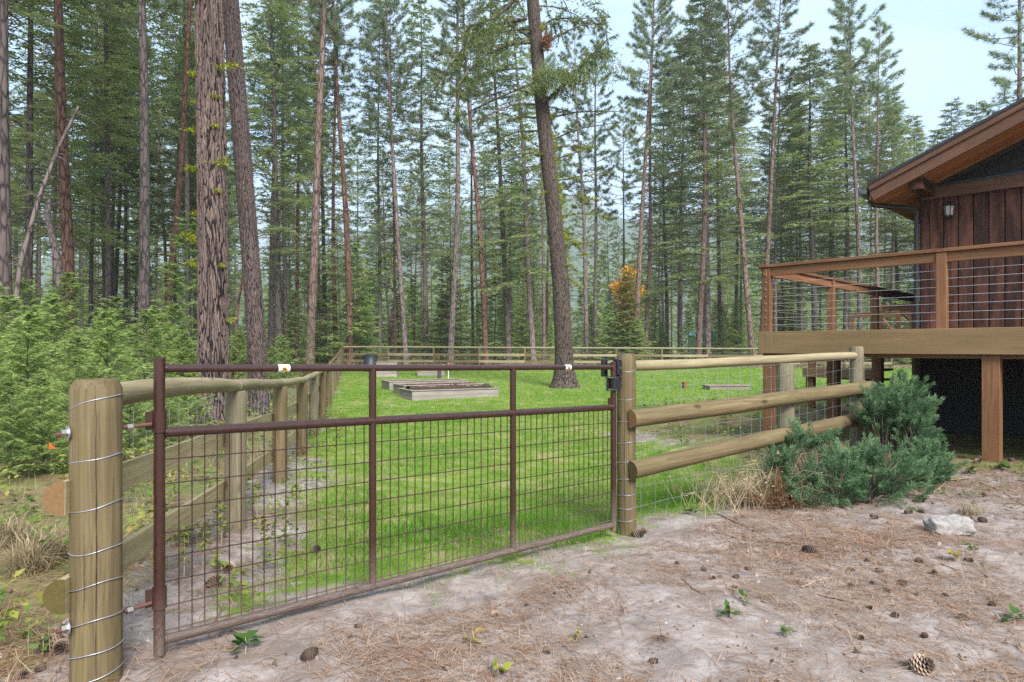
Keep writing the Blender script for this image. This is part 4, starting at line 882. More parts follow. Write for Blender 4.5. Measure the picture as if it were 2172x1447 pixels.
# ------------------------------------------------------------------ the great trunks with modelled bark plates
def plate_trunk(path_fn, H, rfn, cell=(.085, .24), depth=.02, nth=150, nz=560, seed=0, zpow=1.0):
    rg = np.random.default_rng(seed); zs = -.3 + (H + .3) * np.linspace(0, 1, nz) ** zpow; th = np.linspace(0, 2 * np.pi, nth, endpoint=False); TH_, Z = np.meshgrid(th, zs)
    rad = rfn(Z); circ_len = 2 * np.pi * float(rfn(np.array(1.5))); nc = max(6, int(round(circ_len / cell[0])))
    u = TH_ / (2 * np.pi) * nc + .16 * np.sin(Z * 7 + 2 * np.sin(TH_ * 3)) + .12 * np.sin(Z * 19 + TH_ * 2) + .06 * np.sin(Z * 47 + TH_ * 5); colshift = rg.uniform(0, 3, nc)[np.floor(TH_ / (2 * np.pi) * nc).astype(int) % nc]; v = Z / cell[1] * (1 + .25 * np.sin(TH_ * 2 + 1)) + colshift * .33 + .45 * np.sin(TH_ * 5 + Z * 2) + .35 * np.sin(TH_ * 11 + Z * 3) + .5 * np.sin(Z * 1.3)
    jit = rg.uniform(0, 1, (nc, 400, 2)); f1 = np.full(u.shape, 9.); f2 = np.full(u.shape, 9.); iu = np.floor(u).astype(int); iv = np.floor(v).astype(int); cid = np.zeros(u.shape)
    val = rg.uniform(0, 1, (nc, 400))
    for du in (-1, 0, 1):
        for dv in (-1, 0, 1):
            a, b2 = (iu + du) % nc, (iv + dv) % 400; d = np.hypot(u - (iu + du + jit[a, b2, 0]), v - (iv + dv + jit[a, b2, 1]))
            n1 = d < f1; f2 = np.where(n1, f1, np.minimum(f2, d)); cid = np.where(n1, val[a, b2], cid); f1 = np.where(n1, d, f1)
    pl = np.clip((f2 - f1) / .38, 0, 1); pl = pl * pl * (3 - 2 * pl)
    r = rad + depth * (pl - .6) + .004 * rg.normal(0, 1, u.shape) * pl + depth * .35 * (cid - .5) * pl
    cx = np.array([path_fn(z) for z in zs]); V = np.stack([cx[:, 0][:, None] + r * np.cos(TH_), cx[:, 1][:, None] + r * np.sin(TH_), Z], -1)
    i = np.arange(nz - 1)[:, None] * nth; j = np.arange(nth)[None]; j2 = (j + 1) % nth; F = np.stack([i + j, i + j2, i + nth + j2, i + nth + j], -1).reshape(-1, 4)
    me = mesh('trunk', V, F, tone=pl, tname='plate'); a = me.attributes.new('cell', 'FLOAT', 'POINT'); a.data.foreach_set('value', cid.astype(np.float32).ravel()); return me
def platemat(name, furrow, lo, hi):
    m, t, b, o = newmat(name); p = N(t, 'ShaderNodeAttribute', attribute_name='plate'); c = N(t, 'ShaderNodeAttribute', attribute_name='cell')
    n1 = noise(t, mapped(t, (30, 30, 9), False), 1, 6, .7); n2 = noise(t, mapped(t, (3, 3, 1.2), False), 1, 4)
    col = mixc(t, mixc(t, .5, c.outputs['Fac'], n2), lo, hi); col = mixc(t, ramp(t, n1, [(.35, (.7, .7, .7)), (.6, (0, 0, 0))]), col, tuple(x * .55 for x in lo))
    col = mixc(t, ramp(t, p.outputs['Fac'], [(.18, (1, 1, 1)), (.75, (0, 0, 0))]), col, furrow)
    t.links.new(col, b.inputs['Base Color']); b.inputs['Roughness'].default_value = .95; b.inputs['Specular IOR Level'].default_value = .1; bump(t, n1, b, .6, .01); return m
M_['plate1'] = platemat('ponderosa_plates', (.014, .011, .012), (.080, .060, .053), (.25, .178, .145))
M_['plate2'] = platemat('ponderosa_plates_pale', (.020, .016, .017), (.085, .062, .055), (.20, .148, .125))
M_['plate3'] = platemat('douglas_bark', (.022, .017, .015), (.075, .058, .047), (.16, .122, .098))
def clump_mesh(seed, n=110, s=.03):
    rg = np.random.default_rng(seed); P = rg.normal(0, .32, (n, 3)) * np.array([1.2, 1, .8]); D = norm(P + rg.normal(0, .3, (n, 3))); S = norm(np.cross(D, rg.normal(0, 1, (n, 3))))
    return soup_mesh('lichen', tri_soup(P, D, S, rg.uniform(.3, .6, n), rg.uniform(.08, .2, n)), np.repeat(rg.uniform(0, 1, n), 3))
LICH = [clump_mesh(i) for i in range(3)]
M_['lichenleaf'] = leafmat('wolf_lichen_tufts', [(0, (.17, .19, .015)), (1, (.42, .44, .035))], .3, .1)
def lichen(p, s, parent, k=0, sc=(1, 1, 1)):
    o = obj('lichen', LICH[k % 3], M_['lichenleaf'], parent, Matrix.Translation(p) @ Matrix.Rotation(k * 1.1, 4, 'Z') @ Matrix.Diagonal((s * sc[0], s * sc[1], s * sc[2], 1)), False); return o
def big_tree(name, pts, Y, r0, rtop, label, mat, H, seed, flare=.35, cell=(.085, .24), depth=.02, crown=True, nth=190):
    """pts: list of (picture y, px) along the trunk"""
    x0 = at(pts[0][1], Y); z0 = g1(x0, Y); zz = [zat(p[0], Y) - z0 for p in pts]; xx = [at(p[1], Y) - x0 for p in pts]
    zz[0] = 0
    top_dx = (xx[-1] - xx[-2]) / (zz[-1] - zz[-2])
    def fn(z): return (float(np.interp(z, zz, xx)) + max(0, z - zz[-1]) * top_dx, 0.0)
    e = empty(name, (x0, Y, z0), 0, label, 'tree')
    zv = zz[-1] + 1.5
    rf_ = lambda z: r0 + (rtop - r0) * np.clip(z, 0, None) / zv + r0 * flare * np.exp(-np.clip(z, 0, None) / .35)
    tr = obj('trunk', plate_trunk(fn, zv, rf_, cell, depth, nth=nth, seed=seed), M_[mat], e, None, False)
    zs = np.linspace(zv - .05, H, 12); obj('upper_trunk', mesh('upper_trunk', *tube_np([(*fn(z), z) for z in zs], rtop * np.linspace(1, .06, 12), 14)), M_['bark_pink'], e, None, False)
    if crown:
        rg = np.random.default_rng(seed + 100); V, T, wd = pine_crown(rg, fn, H, zv + 2.0, 3.0, 60, 34, 13, .27, .024)
        obj('crown', soup_mesh('crown', V, T), M_['pine'], e, None, False); obj('limb', mesh('limb', *joinq(wd)), M_['bark_grey'], e, None, False)
    return e, fn, rf_, z0
e1, fn1, rf1, z1 = big_tree('ponderosa_pine', [(905, 452), (600, 453), (300, 449), (0, 443)], 11.9, .262, .225, 'thickest pine with furrowed plates of orange and black bark and tufts of yellow lichen', 'plate1', 30, 3, .18, (.058, .30), .020)
for k, (px, py) in enumerate([(492, 140), (410, 157), (423, 165), (470, 150), (468, 212), (416, 218), (415, 277), (468, 275), (402, 358), (412, 358), (421, 360), (477, 340), (474, 352), (472, 410), (414, 452), (402, 500), (409, 507), (417, 514), (415, 560), (478, 565), (488, 678), (440, 4), (426, 10)]):
    z = zat(py, 11.9) - z1; cxx = fn1(z)[0]; xl = at(px, 11.9) - at(452, 11.9); dxr = np.clip((xl - cxx) / rf1(np.array(z)), -1, 1); yl = -float(rf1(np.array(z))) * math.sqrt(max(0, 1 - dxr ** 2)) - .02
    lichen((xl, yl, z), .09 if k % 3 else .12, e1, k, (1.3, 1, .8))
e2, fn2, rf2, z2 = big_tree('ponderosa_pine', [(882, 549), (700, 543), (500, 528), (300, 512), (0, 488)], 14.0, .185, .165, 'second great pine with pale scaly bark leaning behind the thickest one', 'plate2', 28, 7, .3, (.042, .12), .010)
# --- the lichen covered fir standing on the lawn
YF = 22.0
e3, fn3, rf3, z3 = big_tree('lichen_fir', [(815, 1198), (740, 1196), (600, 1189), (450, 1175), (320, 1160), (200, 1147), (0, 1130)], YF, .30, .185, 'lone fir on the lawn with bare arching limbs draped in yellow green lichen', 'plate3', 27, 13, .75, (.05, .16), .012, False)
LIMBS = [ # (points in px,py), depth swing, radius, leafy, lichen
 ([(1116, -30), (1075, 25), (1040, 60), (1000, 78)], -.6, .055, 1, 0), ([(1114, 39), (1055, 46), (997, 73), (948, 135), (907, 193)], .5, .05, 1, 0), ([(1118, 62), (1070, 75), (1025, 118), (990, 160)], -.8, .03, 0, 0),
 ([(1121, 90), (1075, 104), (1022, 140), (985, 184), (968, 260)], -1.0, .045, 1, 0), ([(1122, 80), (1085, 45), (1060, 5)], .6, .03, 0, 0), ([(1127, 176), (1060, 200), (1000, 222), (972, 242)], .6, .035, 0, 0), ([(1110, 145), (1060, 138), (1000, 155), (960, 185)], .9, .022, 0, 0),
 ([(1137, 222), (1090, 228), (1040, 255), (985, 302)], -.7, .035, 0, 0), ([(1132, 200), (1085, 197), (1040, 220), (1000, 250)], -.9, .022, 0, 0), ([(1140, 250), (1105, 241), (1060, 252)], .5, .02, 0, 1), ([(1142, 278), (1100, 271), (1050, 285)], .5, .022, 0, 1), ([(1147, 317), (1115, 300), (1096, 295)], -.5, .018, 0, 1), ([(1150, 335), (1125, 330), (1105, 340)], -.5, .016, 0, 1),
 ([(1142, 12), (1180, 8), (1230, 20), (1258, 55)], .5, .02, 0, 0), ([(1145, 63), (1172, 30), (1220, 20), (1298, 8)], .7, .03, 1, 0), ([(1150, 100), (1190, 80), (1230, 70), (1290, 72)], -.6, .028, 0, 0), ([(1161, 216), (1210, 172), (1250, 140), (1288, 110)], -.7, .055, 1, 0), ([(1168, 250), (1230, 228), (1330, 218)], .6, .028, 0, 0), ([(1164, 225), (1210, 245), (1255, 285)], -.5, .018, 0, 0),
 ([(1173, 297), (1230, 280), (1345, 272)], -.6, .024, 0, 0), ([(1172, 315), (1208, 303), (1240, 301)], .5, .016, 0, 1), ([(1176, 340), (1215, 332), (1262, 322)], -.5, .018, 0, 1), ([(1183, 384), (1240, 377), (1302, 373)], -.4, .018, 0, 1), ([(1186, 398), (1212, 400), (1240, 420)], .4, .014, 0, 1), ([(1187, 412), (1225, 420), (1265, 433)], -.5, .014, 0, 1),
 ([(1190, 460), (1235, 456), (1288, 470)], -.5, .017, 0, 1), ([(1192, 490), (1215, 492)], .3, .012, 0, 1), ([(1195, 505), (1215, 512), (1240, 545)], -.4, .013, 0, 1), ([(1196, 522), (1230, 518), (1272, 517)], -.3, .014, 0, 1), ([(1198, 560), (1212, 565), (1224, 580)], -.3, .011, 0, 1), ([(1200, 588), (1218, 598), (1226, 612)], -.3, .011, 0, 1), ([(1172, 405), (1158, 408), (1148, 420)], -.3, .012, 0, 1), ([(1150, 332), (1140, 330)], -.3, .01, 0, 1)]
rg = np.random.default_rng(4); Vs, Ts = [], []; kk = 0
for (pts, sw, r, leafy, li) in LIMBS:
    m = len(pts); A = np.array([(at(px, YF + sw * i / max(1, m - 1)) - at(1198, YF), sw * i / max(1, m - 1) * 1.3, zat(py, YF) - z3) for i, (px, py) in enumerate(pts)])
    A[0, 1] = 0; A[0, 0] -= np.sign(A[1, 0] - A[0, 0]) * .06
    tt = np.linspace(0, m - 1, 6 * (m - 1) + 1); Q = np.stack([np.interp(tt, np.arange(m), A[:, c]) for c in range(3)], -1)
    for _ in range(2): Q[1:-1] = (Q[:-2] + 2 * Q[1:-1] + Q[2:]) / 4
    lb = obj('limb', mesh('limb', *tube_np(Q, np.linspace(r * 1.25, r * .35, len(Q)), 7)), M_['bark_dark'], e3, None, False)
    Ltot = np.linalg.norm(np.diff(Q, axis=0), axis=1).sum(); tw = []
    for s in range(int(9 + Ltot * (9 if leafy else 5.0))):
        q = Q[rg.integers(2, len(Q))] if len(Q) > 3 else Q[-1]; dirv = norm(rg.normal(0, 1, 3) * np.array([1, 1.2, .5]) + (np.array([0, 0, -.7]) if leafy else np.array([0, 0, -.1]))); L = rg.uniform(.25, .9) * (1.1 if leafy else .7) * min(1, .5 + Ltot / 3)
        pth = np.stack([q, q + dirv * L * .5, q + dirv * L + np.array([0, 0, -.15 * L])]); tw.append(tube_np(pth, [.009, .006, .003], 3))
        if leafy or (rg.random() < .12 and not li):
            n = 30; f = rg.uniform(.1, 1, n); P = q + dirv * (L * f)[:, None]; D = norm(dirv + rg.normal(0, .75, (n, 3)) + np.array([0, 0, -.35])); S = norm(np.cross(D, rg.normal(0, 1, (n, 3))))
            Vs.append(tri_soup(P, D, S, rg.uniform(.10, .24, n), np.full(n, .035))); Ts.append(np.repeat(np.clip(rg.normal(.35, .18, n), 0, 1), 3))
    if tw: obj('twigs', mesh('twigs', *joinq(tw)), M_['bark_dark'], lb, None, False)['kind'] = 'stuff'
    if li:
        for s in range(int(3 + Ltot * 4.5)):
            q = Q[rg.integers(0, len(Q))]; lichen(q + rg.normal(0, .012, 3), rg.uniform(.06, .12), lb, kk, (1.6, 1, .7)); kk += 1
for k, (px, py) in enumerate([(1166, 235), (1168, 248), (1170, 290), (1176, 312), (1177, 338), (1183, 380), (1186, 400), (1189, 420), (1190, 440), (1193, 462), (1197, 500), (1199, 520), (1199, 545), (1150, 62)]):
    lichen((at(px, YF) - at(1198, YF), -.08, zat(py, YF) - z3), .15, e3, k, (.8, 1, 1.3))
for (px, py, s, n) in ((1165, 160, .6, 1300), (1150, 185, .45, 600), (1205, 165, .6, 800), (1270, 125, .6, 600), (1240, 165, .6, 500), (1290, 150, .6, 350), (1010, 95, .6, 350), (1060, 60, .6, 350), (950, 130, .6, 250), (1040, 130, .6, 250)):
    n = int(n * .8); P = np.array([at(px, YF - .8) - at(1198, YF), -.8, zat(py, YF - .8) - z3]) + rg.normal(0, s * .42, (n, 3)) * np.array([1.25, .8, .75]); D = norm(rg.normal(0, .7, (n, 3)) + np.array([0, 0, -.4])); S = norm(np.cross(D, rg.normal(0, 1, (n, 3))))
    Vs.append(tri_soup(P, D, S, rg.uniform(.09, .2, n), np.full(n, .03))); Ts.append(np.repeat(np.clip(rg.normal(.5, .2, n), 0, 1), 3))
V, T, wd = fir_crown(rg, lambda z: fn3(z), 27, zat(-60, YF) - z3, 3.2, 70, 15, 6, .25, .06, .4, 0)
Vs.append(V); Ts.append(T); obj('limb', mesh('limb', *joinq(wd)), M_['bark_dark'], e3, None, False)['kind'] = 'stuff'
obj('crown', soup_mesh('crown', np.concatenate(Vs), np.concatenate(Ts)), M_['fir'], e3, None, False)
n = 500; P = np.array([at(1160, YF - .4) - at(1198, YF), -.3, zat(96, YF) - z3]) + rg.normal(0, .10, (n, 3)) * np.array([.8, .8, 1.4]); D = norm(rg.normal(0, 1, (n, 3)) + np.array([0, 0, -.6])); S = norm(np.cross(D, rg.normal(0, 1, (n, 3))))
obj('dead_clump', soup_mesh('dead_clump', tri_soup(P, D, S, np.full(n, .14), np.full(n, .03)), np.repeat(rg.uniform(0, .6, n), 3)), M_['brownneedle'], e3, None, False)
# leaning dead stems at the forest edge
def snag(name, pts, Y, r, label, mat='bark_grey'):
    P = [(at(px, Y), Y + .3 * i, zat(py, Y)) for i, (px, py) in enumerate(pts)]; P[0] = (P[0][0], P[0][1], g1(P[0][0], P[0][1]) - .1); e = empty(name, P[0], 0, label, 'dead tree')
    tube('stem', P, np.linspace(r, r * .45, len(P)), M_[mat], e, 10)
    rg = np.random.default_rng(int(r * 1000)); pa = []
    for k in range(14):
        f = rg.uniform(.2, .98) * (len(P) - 1); i = int(f); q = np.array(P[i]) * (1 - f + i) + np.array(P[i + 1]) * (f - i); d = norm(rg.normal(0, 1, 3) * [1, .6, .4]); L = rg.uniform(.15, .7); pa.append(tube_np([q, q + d * L * .5, q + d * L + [0, 0, -.1]], [.011, .008, .003], 4))
    obj('twigs', mesh('twigs', *joinq(pa)), M_[mat], e)['kind'] = 'stuff'
snag('leaning_snag', [(8, 720), (20, 560), (35, 420), (60, 290), (88, 182)], 14.0, .06, 'bare grey dead stem leaning across the dark fir', 'bark_grey')
snag('leaning_snag', [(128, 720), (112, 610), (85, 520), (52, 450), (38, 400)], 18.0, .14, 'dark bent dead trunk arching behind the saplings', 'bark_dark')
snag('leaning_snag', [(490, 720), (497, 640), (505, 540)], 20.0, .05, 'thin reddish dead pole propped between the two great pines', 'bark_red')
# ------------------------------------------------------------------ juniper by the deck
def juniper(name, px, py, Y, blobs, label, seed, nplume=150, cat='shrub', n_sp=200, brown=0):
    """blobs: (px,py,rx,rz) ellipses of the mass in picture units, turned into a rounded volume at depth Y"""
    rg = np.random.default_rng(seed); x0 = at(px, Y); z0 = g1(x0, Y); e = empty(name, (x0, Y, z0), 0, label, cat); k = Y / FPX
    Vs, Ts, wd = [], [], []; B = [((bx - CX) * k - x0, dy, zat(by, Y) - z0, rx * k, rz * k) for (bx, by, rx, rz, dy) in blobs]; wts = np.array([b[3] * b[4] for b in B]); wts /= wts.sum()
    for i in range(nplume):
        b = B[rg.choice(len(B), p=wts)]; dv = norm(rg.normal(0, 1, 3)); rr = rg.uniform(.35, 1) ** .6; c = np.array([b[0] + dv[0] * b[3] * rr, b[1] + dv[1] * min(b[3], .5) * rr, b[2] + dv[2] * b[4] * rr])
        if c[2] < .03: c[2] = .03 + rg.uniform(0, .05)
        D0 = norm(np.array([dv[0] * .8, dv[1] * .8 - .15, dv[2] * .5 + .75]) + rg.normal(0, .25, 3)); L = rg.uniform(.11, .30); n = n_sp
        f = rg.uniform(0, 1, n) ** .8; w = .042 * (1 - f * .75) * L / .2; off = norm(rg.normal(0, 1, (n, 3))) * (w * np.sqrt(rg.uniform(.05, 1, n)))[:, None]
        P = c + D0 * (L * (f - .35))[:, None] + off; D = norm(D0 * .9 + off / (w[:, None] + 1e-4) * .55 + rg.normal(0, .25, (n, 3))); S = norm(np.cross(D, rg.normal(0, 1, (n, 3))))
        Vs.append(tri_soup(P, D, S, rg.uniform(.018, .042, n), rg.uniform(.005, .009, n))); Ts.append(np.repeat(np.clip(rg.normal(.25, .12) + .5 * f + rg.normal(0, .1, n), 0, 1), 3))
        if i % 2 == 0: root = np.array([b[0] * .7, b[1] * .6, 0.0]); wd.append(tube_np([root, (root + c) / 2 + [0, 0, .04], c], [.009, .006, .003], 4))
    obj('stems', mesh('stems', *joinq(wd)), M_['stick'], e, None, False)['kind'] = 'stuff'
    obj('foliage', soup_mesh('foliage', np.concatenate(Vs), np.concatenate(Ts)), M_['brownneedle' if brown else 'juniper'], e, None, False)
juniper('juniper_bush', 1890, 930, 6.35, [(1905, 865, 60, 42, 0), (1945, 842, 34, 24, .1), (1868, 885, 34, 42, 0), (1925, 895, 42, 34, .1)], 'upright blue green juniper standing against the fence end in front of the dark crawl space', 31, 190)
juniper('juniper_bush', 1790, 1050, 5.75, [(1760, 1015, 45, 45, -.1), (1805, 985, 60, 30, .1), (1870, 995, 75, 45, 0), (1715, 950, 40, 18, .2), (1840, 1040, 60, 20, -.15), (1700, 1050, 40, 18, -.2), (1665, 985, 30, 22, .1), (1690, 1010, 40, 26, 0), (1640, 1030, 32, 20, -.05), (1735, 935, 40, 16, .15), (1930, 1045, 40, 14, -.1)], 'low spreading blue green juniper sprawling over the sand below the rails', 32, 320, n_sp=150)
juniper('juniper_bush', 1965, 1020, 5.95, [(1975, 930, 38, 38, .3), (1970, 1000, 38, 40, 0), (1930, 1015, 45, 25, 0)], 'rounded juniper clump beside the deck post, at the edge of the dark crawl space', 33, 160)
juniper('dead_juniper_spray', 1660, 1080, 5.55, [(1660, 1060, 30, 22, -.05), (1640, 1045, 22, 22, 0), (1632, 1105, 8, 30, -.1), (1715, 1045, 25, 14, 0)], 'rust brown dead juniper spray trailing onto the sand', 34, 20, 'shrub', 80, 1)

# ------------------------------------------------------------------ lawn grass (one mass of blades)
rg = np.random.default_rng(8)
def blades(P, h, w, tone, lean=.45):
    n = len(P); a = rg.uniform(0, 2 * np.pi, n); S = np.stack([np.cos(a), np.sin(a), np.zeros(n)], -1) * (w / 2)[:, None]; b2 = rg.uniform(0, 2 * np.pi, n); Ln = np.abs(rg.normal(0, lean, n)) * h
    T = P + np.stack([np.cos(b2) * Ln, np.sin(b2) * Ln, h], -1); return np.stack([P - S, P + S, T], 1).reshape(-1, 3), np.repeat(tone, 3)
Vs, Ts = [], []
def clear_of(x, y): return ~(((np.abs(x - at(1198, 22)) < .45) & (np.abs(y - 22) < .45)) | (sdf(np.array([(-2.7, 17.1), (-.3, 18.3), (-.8, 19.4), (-3.2, 18.2)]), x, y) > 0) | (sdf(np.array([(-3.1, 18.7), (-.8, 19.85), (-1.3, 20.9), (-3.6, 19.8)]), x, y) > 0) | (sdf(np.array([(-3.95, 20.95), (-1.5, 22.05), (-1.95, 23.1), (-4.4, 22)]), x, y) > 0))
for (y0, y1, x0, x1, dens, h0, w0) in ((3, 6.6, -2.2, 3.0, 5200, .060, .0034), (6.6, 10, -3.2, 3.2, 2600, .058, .0046), (10, 16, -4.6, 7, 900, .06, .0075), (16, 24, -7, 16, 330, .062, .012), (24, 37.2, -10, 30, 110, .07, .02)):
    n = int((y1 - y0) * (x1 - x0) * dens); x = rg.uniform(x0, x1, n); y = rg.uniform(y0, y1, n); m = lawn_mask(x, y)
    thin = np.clip(.34 + 1.3 * (vnoise(x, y, 1.3, 3) - .34), .08, 1) if y0 < 10 else np.clip(.7 + .6 * (vnoise(x, y, .5, 3) - .4), .3, 1)
    edge = np.clip(sdf(LAWN, x, y) / 1.2 + .22, .08, 1); lush = np.exp(-((x - .25) / .7) ** 2 - ((y - 4.9) / .55) ** 2) + .8 * np.exp(-((x - 1.6) / .5) ** 2 - ((y - 6.0) / .5) ** 2)
    keep = (rg.random(n) < np.clip(m * (thin + lush) * (edge if y0 < 10 else 1), 0, 1)) & clear_of(x, y); x, y = x[keep], y[keep]; lu = lush[keep]
    pat = vnoise(x, y, 1.6, 5); h = h0 * rg.uniform(.45, 1.25, len(x)) * (1 + 1.2 * lu) * (.8 + .4 * pat)
    tn = np.clip(.46 + .5 * (pat - .5) + .35 * (vnoise(x, y, .6, 12) - .5) + rg.normal(0, .13, len(x)) - .25 * lu + (rg.random(len(x)) < .09) * .5, 0, 1)
    V, T = blades(np.stack([x, y, G(x, y) - .004], -1), h, w0 * rg.uniform(.7, 1.3, len(x)), tn); Vs.append(V); Ts.append(T)
tag(obj('grass', soup_mesh('grass', np.concatenate(Vs), np.concatenate(Ts)), M_['grass']), 'bright green lawn grass inside the fences', 'grass', kind='stuff')
# dry grass beyond the fences and tan rough grass
Vs, Ts = [], []
for (y0, y1, xa, xb, n, h0, w0) in ((37.3, 41, -14, 34, 16000, .22, .02), (2.2, 6, -5, -1.7, 4500, .16, .004), (6, 16, -12, -2, 9000, .2, .008), (14, 37, -20, -5, 9000, .28, .016), (9, 16, 2.6, 9, 2500, .10, .006)):
    y = rg.uniform(y0, y1, n); x = rg.uniform(xa, xb, n); k = np.ones(n, bool) if y0 > 30 or xa > 0 else x < fence_x(y) - .12; k &= rg.random(n) < np.clip(vnoise(x, y, .9, 9) * 1.5 - .25, .05, 1)
    x, y = x[k], y[k]; V, T = blades(np.stack([x, y, G(x, y)], -1), h0 * rg.uniform(.3, 1.2, len(x)), np.full(len(x), w0), rg.uniform(0, 1, len(x)), .7); Vs.append(V); Ts.append(T)
tag(obj('dry_grass', soup_mesh('dry_grass', np.concatenate(Vs), np.concatenate(Ts)), M_['drygrass']), 'dry tan grass growing outside the fences', 'grass', kind='stuff')
# leafy undergrowth
def leaves(P, s, tone, up=.5):
    n = len(P); a = rg.uniform(0, 2 * np.pi, n); D = norm(np.stack([np.cos(a), np.sin(a), rg.normal(.1, .35, n)], -1)); S = norm(np.cross(D, np.array([0, 0, 1.]) + rg.normal(0, .35, (n, 3)))); Nn = norm(np.cross(S, D)); s = s[:, None]
    V = np.stack([P, P + D * s * .45 + S * s * .27 + Nn * s * .06, P + D * s, P + D * s * .45 - S * s * .27 + Nn * s * .06], 1).reshape(-1, 3); b = np.arange(n)[:, None] * 4
    return V, np.concatenate([b + [0, 1, 2], b + [0, 2, 3]]), np.repeat(tone, 4)
def joint(L):
    Vs, Fs, Ts, o = [], [], [], 0
    for V, F, T in L: Vs.append(V); Fs.append(F + o); Ts.append(T); o += len(V)
    return np.concatenate(Vs), np.concatenate(Fs), np.concatenate(Ts)
def herb(x, y, n, H, spread, s, tone):
    z = float(G(np.array([x]), np.array([y]))[0]); f = rg.uniform(.1, 1, n) ** .8; a = rg.uniform(0, 6.283, n); r = spread * np.sqrt(rg.uniform(0, 1, n)) * (.4 + .6 * f)
    return leaves(np.stack([x + r * np.cos(a), y + r * np.sin(a), z + H * f * (1 - .4 * (r / spread) ** 2)], -1), s * rg.uniform(.6, 1.3, n), np.clip(rg.normal(tone, .13, n), 0, 1))
L = []
for i in range(420):
    y = rg.uniform(2.6, 16) if i < 300 else rg.uniform(14, 36); x = fence_x(y) - .2 - abs(rg.normal(0, 1.6 + y * .25))
    if vnoise(x, y, .8, 4) < .38: continue
    L.append(herb(x, y, int(rg.integers(14, 46)), rg.uniform(.08, .38) * (1 + y / 40), rg.uniform(.08, .3) * (1 + y / 30), .05 * (1 + y / 25), rg.uniform(.25, .85)))
for i in range(130):
    y = rg.uniform(3.2, 15); x = fence_x(y) + rg.uniform(-.15, .45); L.append(herb(x, y, int(rg.integers(8, 30)), rg.uniform(.04, .25), rg.uniform(.05, .18), .04, rg.uniform(.25, .8)))
for i in range(150):
    x = rg.uniform(2.1, 8.5); y = rg.uniform(7.2, 14.5)
    if y < 10.5 - (x - 2) * .95 + 1 and x > 3.4: continue
    L.append(herb(x, y, int(rg.integers(10, 34)), rg.uniform(.04, .2), rg.uniform(.06, .25), .055, rg.uniform(.1, .5)))
for i in range(170):
    y = rg.uniform(38.4, 60); x = rg.uniform(-.75, .8) * y; L.append(herb(x, y, 24, rg.uniform(.3, 1.1), rg.uniform(.4, 1.2), .2, rg.uniform(.1, .65)))
for i in range(70):
    x = rg.uniform(3.6, 6.5); y = rg.uniform(4.8, 6.6) - (x - 4) * .2; L.append(herb(x, y, int(rg.integers(5, 16)), rg.uniform(.02, .07), rg.uniform(.04, .14), .035, rg.uniform(.2, .6)))
V, F, T = joint(L)
tag(obj('undergrowth', mesh('undergrowth', V, F, False, tone=T), M_['weeds']), 'low yellow green weeds along the fences and forest floor', 'weeds', kind='stuff')

# ------------------------------------------------------------------ fallen needles, twiglets, grit
def sand_ok(x, y): return (sdf(LAWN, x, y) < -.12)
Ls = []
def scatter(n, xa, xb, ya, yb, l, w, lift=.012, okf=None, clump=1.0, seed=1):
    x = rg.uniform(xa, xb, n); y = rg.uniform(ya, yb, n); k = rg.random(n) < np.clip((vnoise(x, y, 1.5, seed) - .18) * 1.7, .12, 1) ** clump
    if okf is not None: k &= okf(x, y)
    x, y = x[k], y[k]; z = G(x, y) + .002; m = len(x)
    Ls.append(straws(rg, m, lambda q: np.stack([x, y, z + rg.uniform(0, lift, q)], -1), l, w, .012))
scatter(56000, -2.6, 5.2, 1.7, 4.6, .15, .0024, okf=sand_ok, clump=1.25)
scatter(38000, .6, 7.0, 4.2, 7.2, .15, .0032, okf=sand_ok, seed=2, clump=1.1)
scatter(9000, -4.5, -1.2, 1.8, 5.5, .15, .0026, .03, seed=3)
scatter(6500, -1.9, 2.6, 3.2, 7, .14, .0026, .05, seed=4)
scatter(5000, 2.2, 9, 7, 14.5, .15, .004, .03, seed=5)
scatter(5000, -4, 2, 7, 16, .16, .004, .05, seed=6)
V, F, T = joint(Ls)
tag(obj('needle_litter', mesh('needle_litter', V, F, False, tone=T), M_['litter']), 'fallen tan pine needles strewn over the sand', 'needles', kind='stuff')
# bark crumbs and grit
n = 5200; x = rg.uniform(-3.5, 6, n); y = rg.uniform(1.7, 7, n); k = sand_ok(x, y); x, y = x[k], y[k]; n = len(x); s = rg.exponential(.0045, n) + .002
o3 = np.array([(-1, -1, -.3), (1, -1, -.3), (0, 1, -.3), (0, 0, 1)], float); V = (np.stack([x, y, G(x, y)], -1)[:, None] + (o3[None] + rg.normal(0, .35, (n, 4, 3))) * s[:, None, None]).reshape(-1, 3); b = np.arange(n)[:, None] * 4
tag(obj('grit', mesh('grit', V, np.concatenate([b + [0, 1, 3], b + [1, 2, 3], b + [2, 0, 3]]), False, tone=np.repeat(rg.uniform(0, 1, n), 4)), leafmat('grit_crumbs', [(0, (.06, .04, .03)), (.6, (.20, .14, .10)), (1, (.42, .38, .33))], .0, 0)), 'dark bark crumbs and grit on the sand', 'grit', kind='stuff')

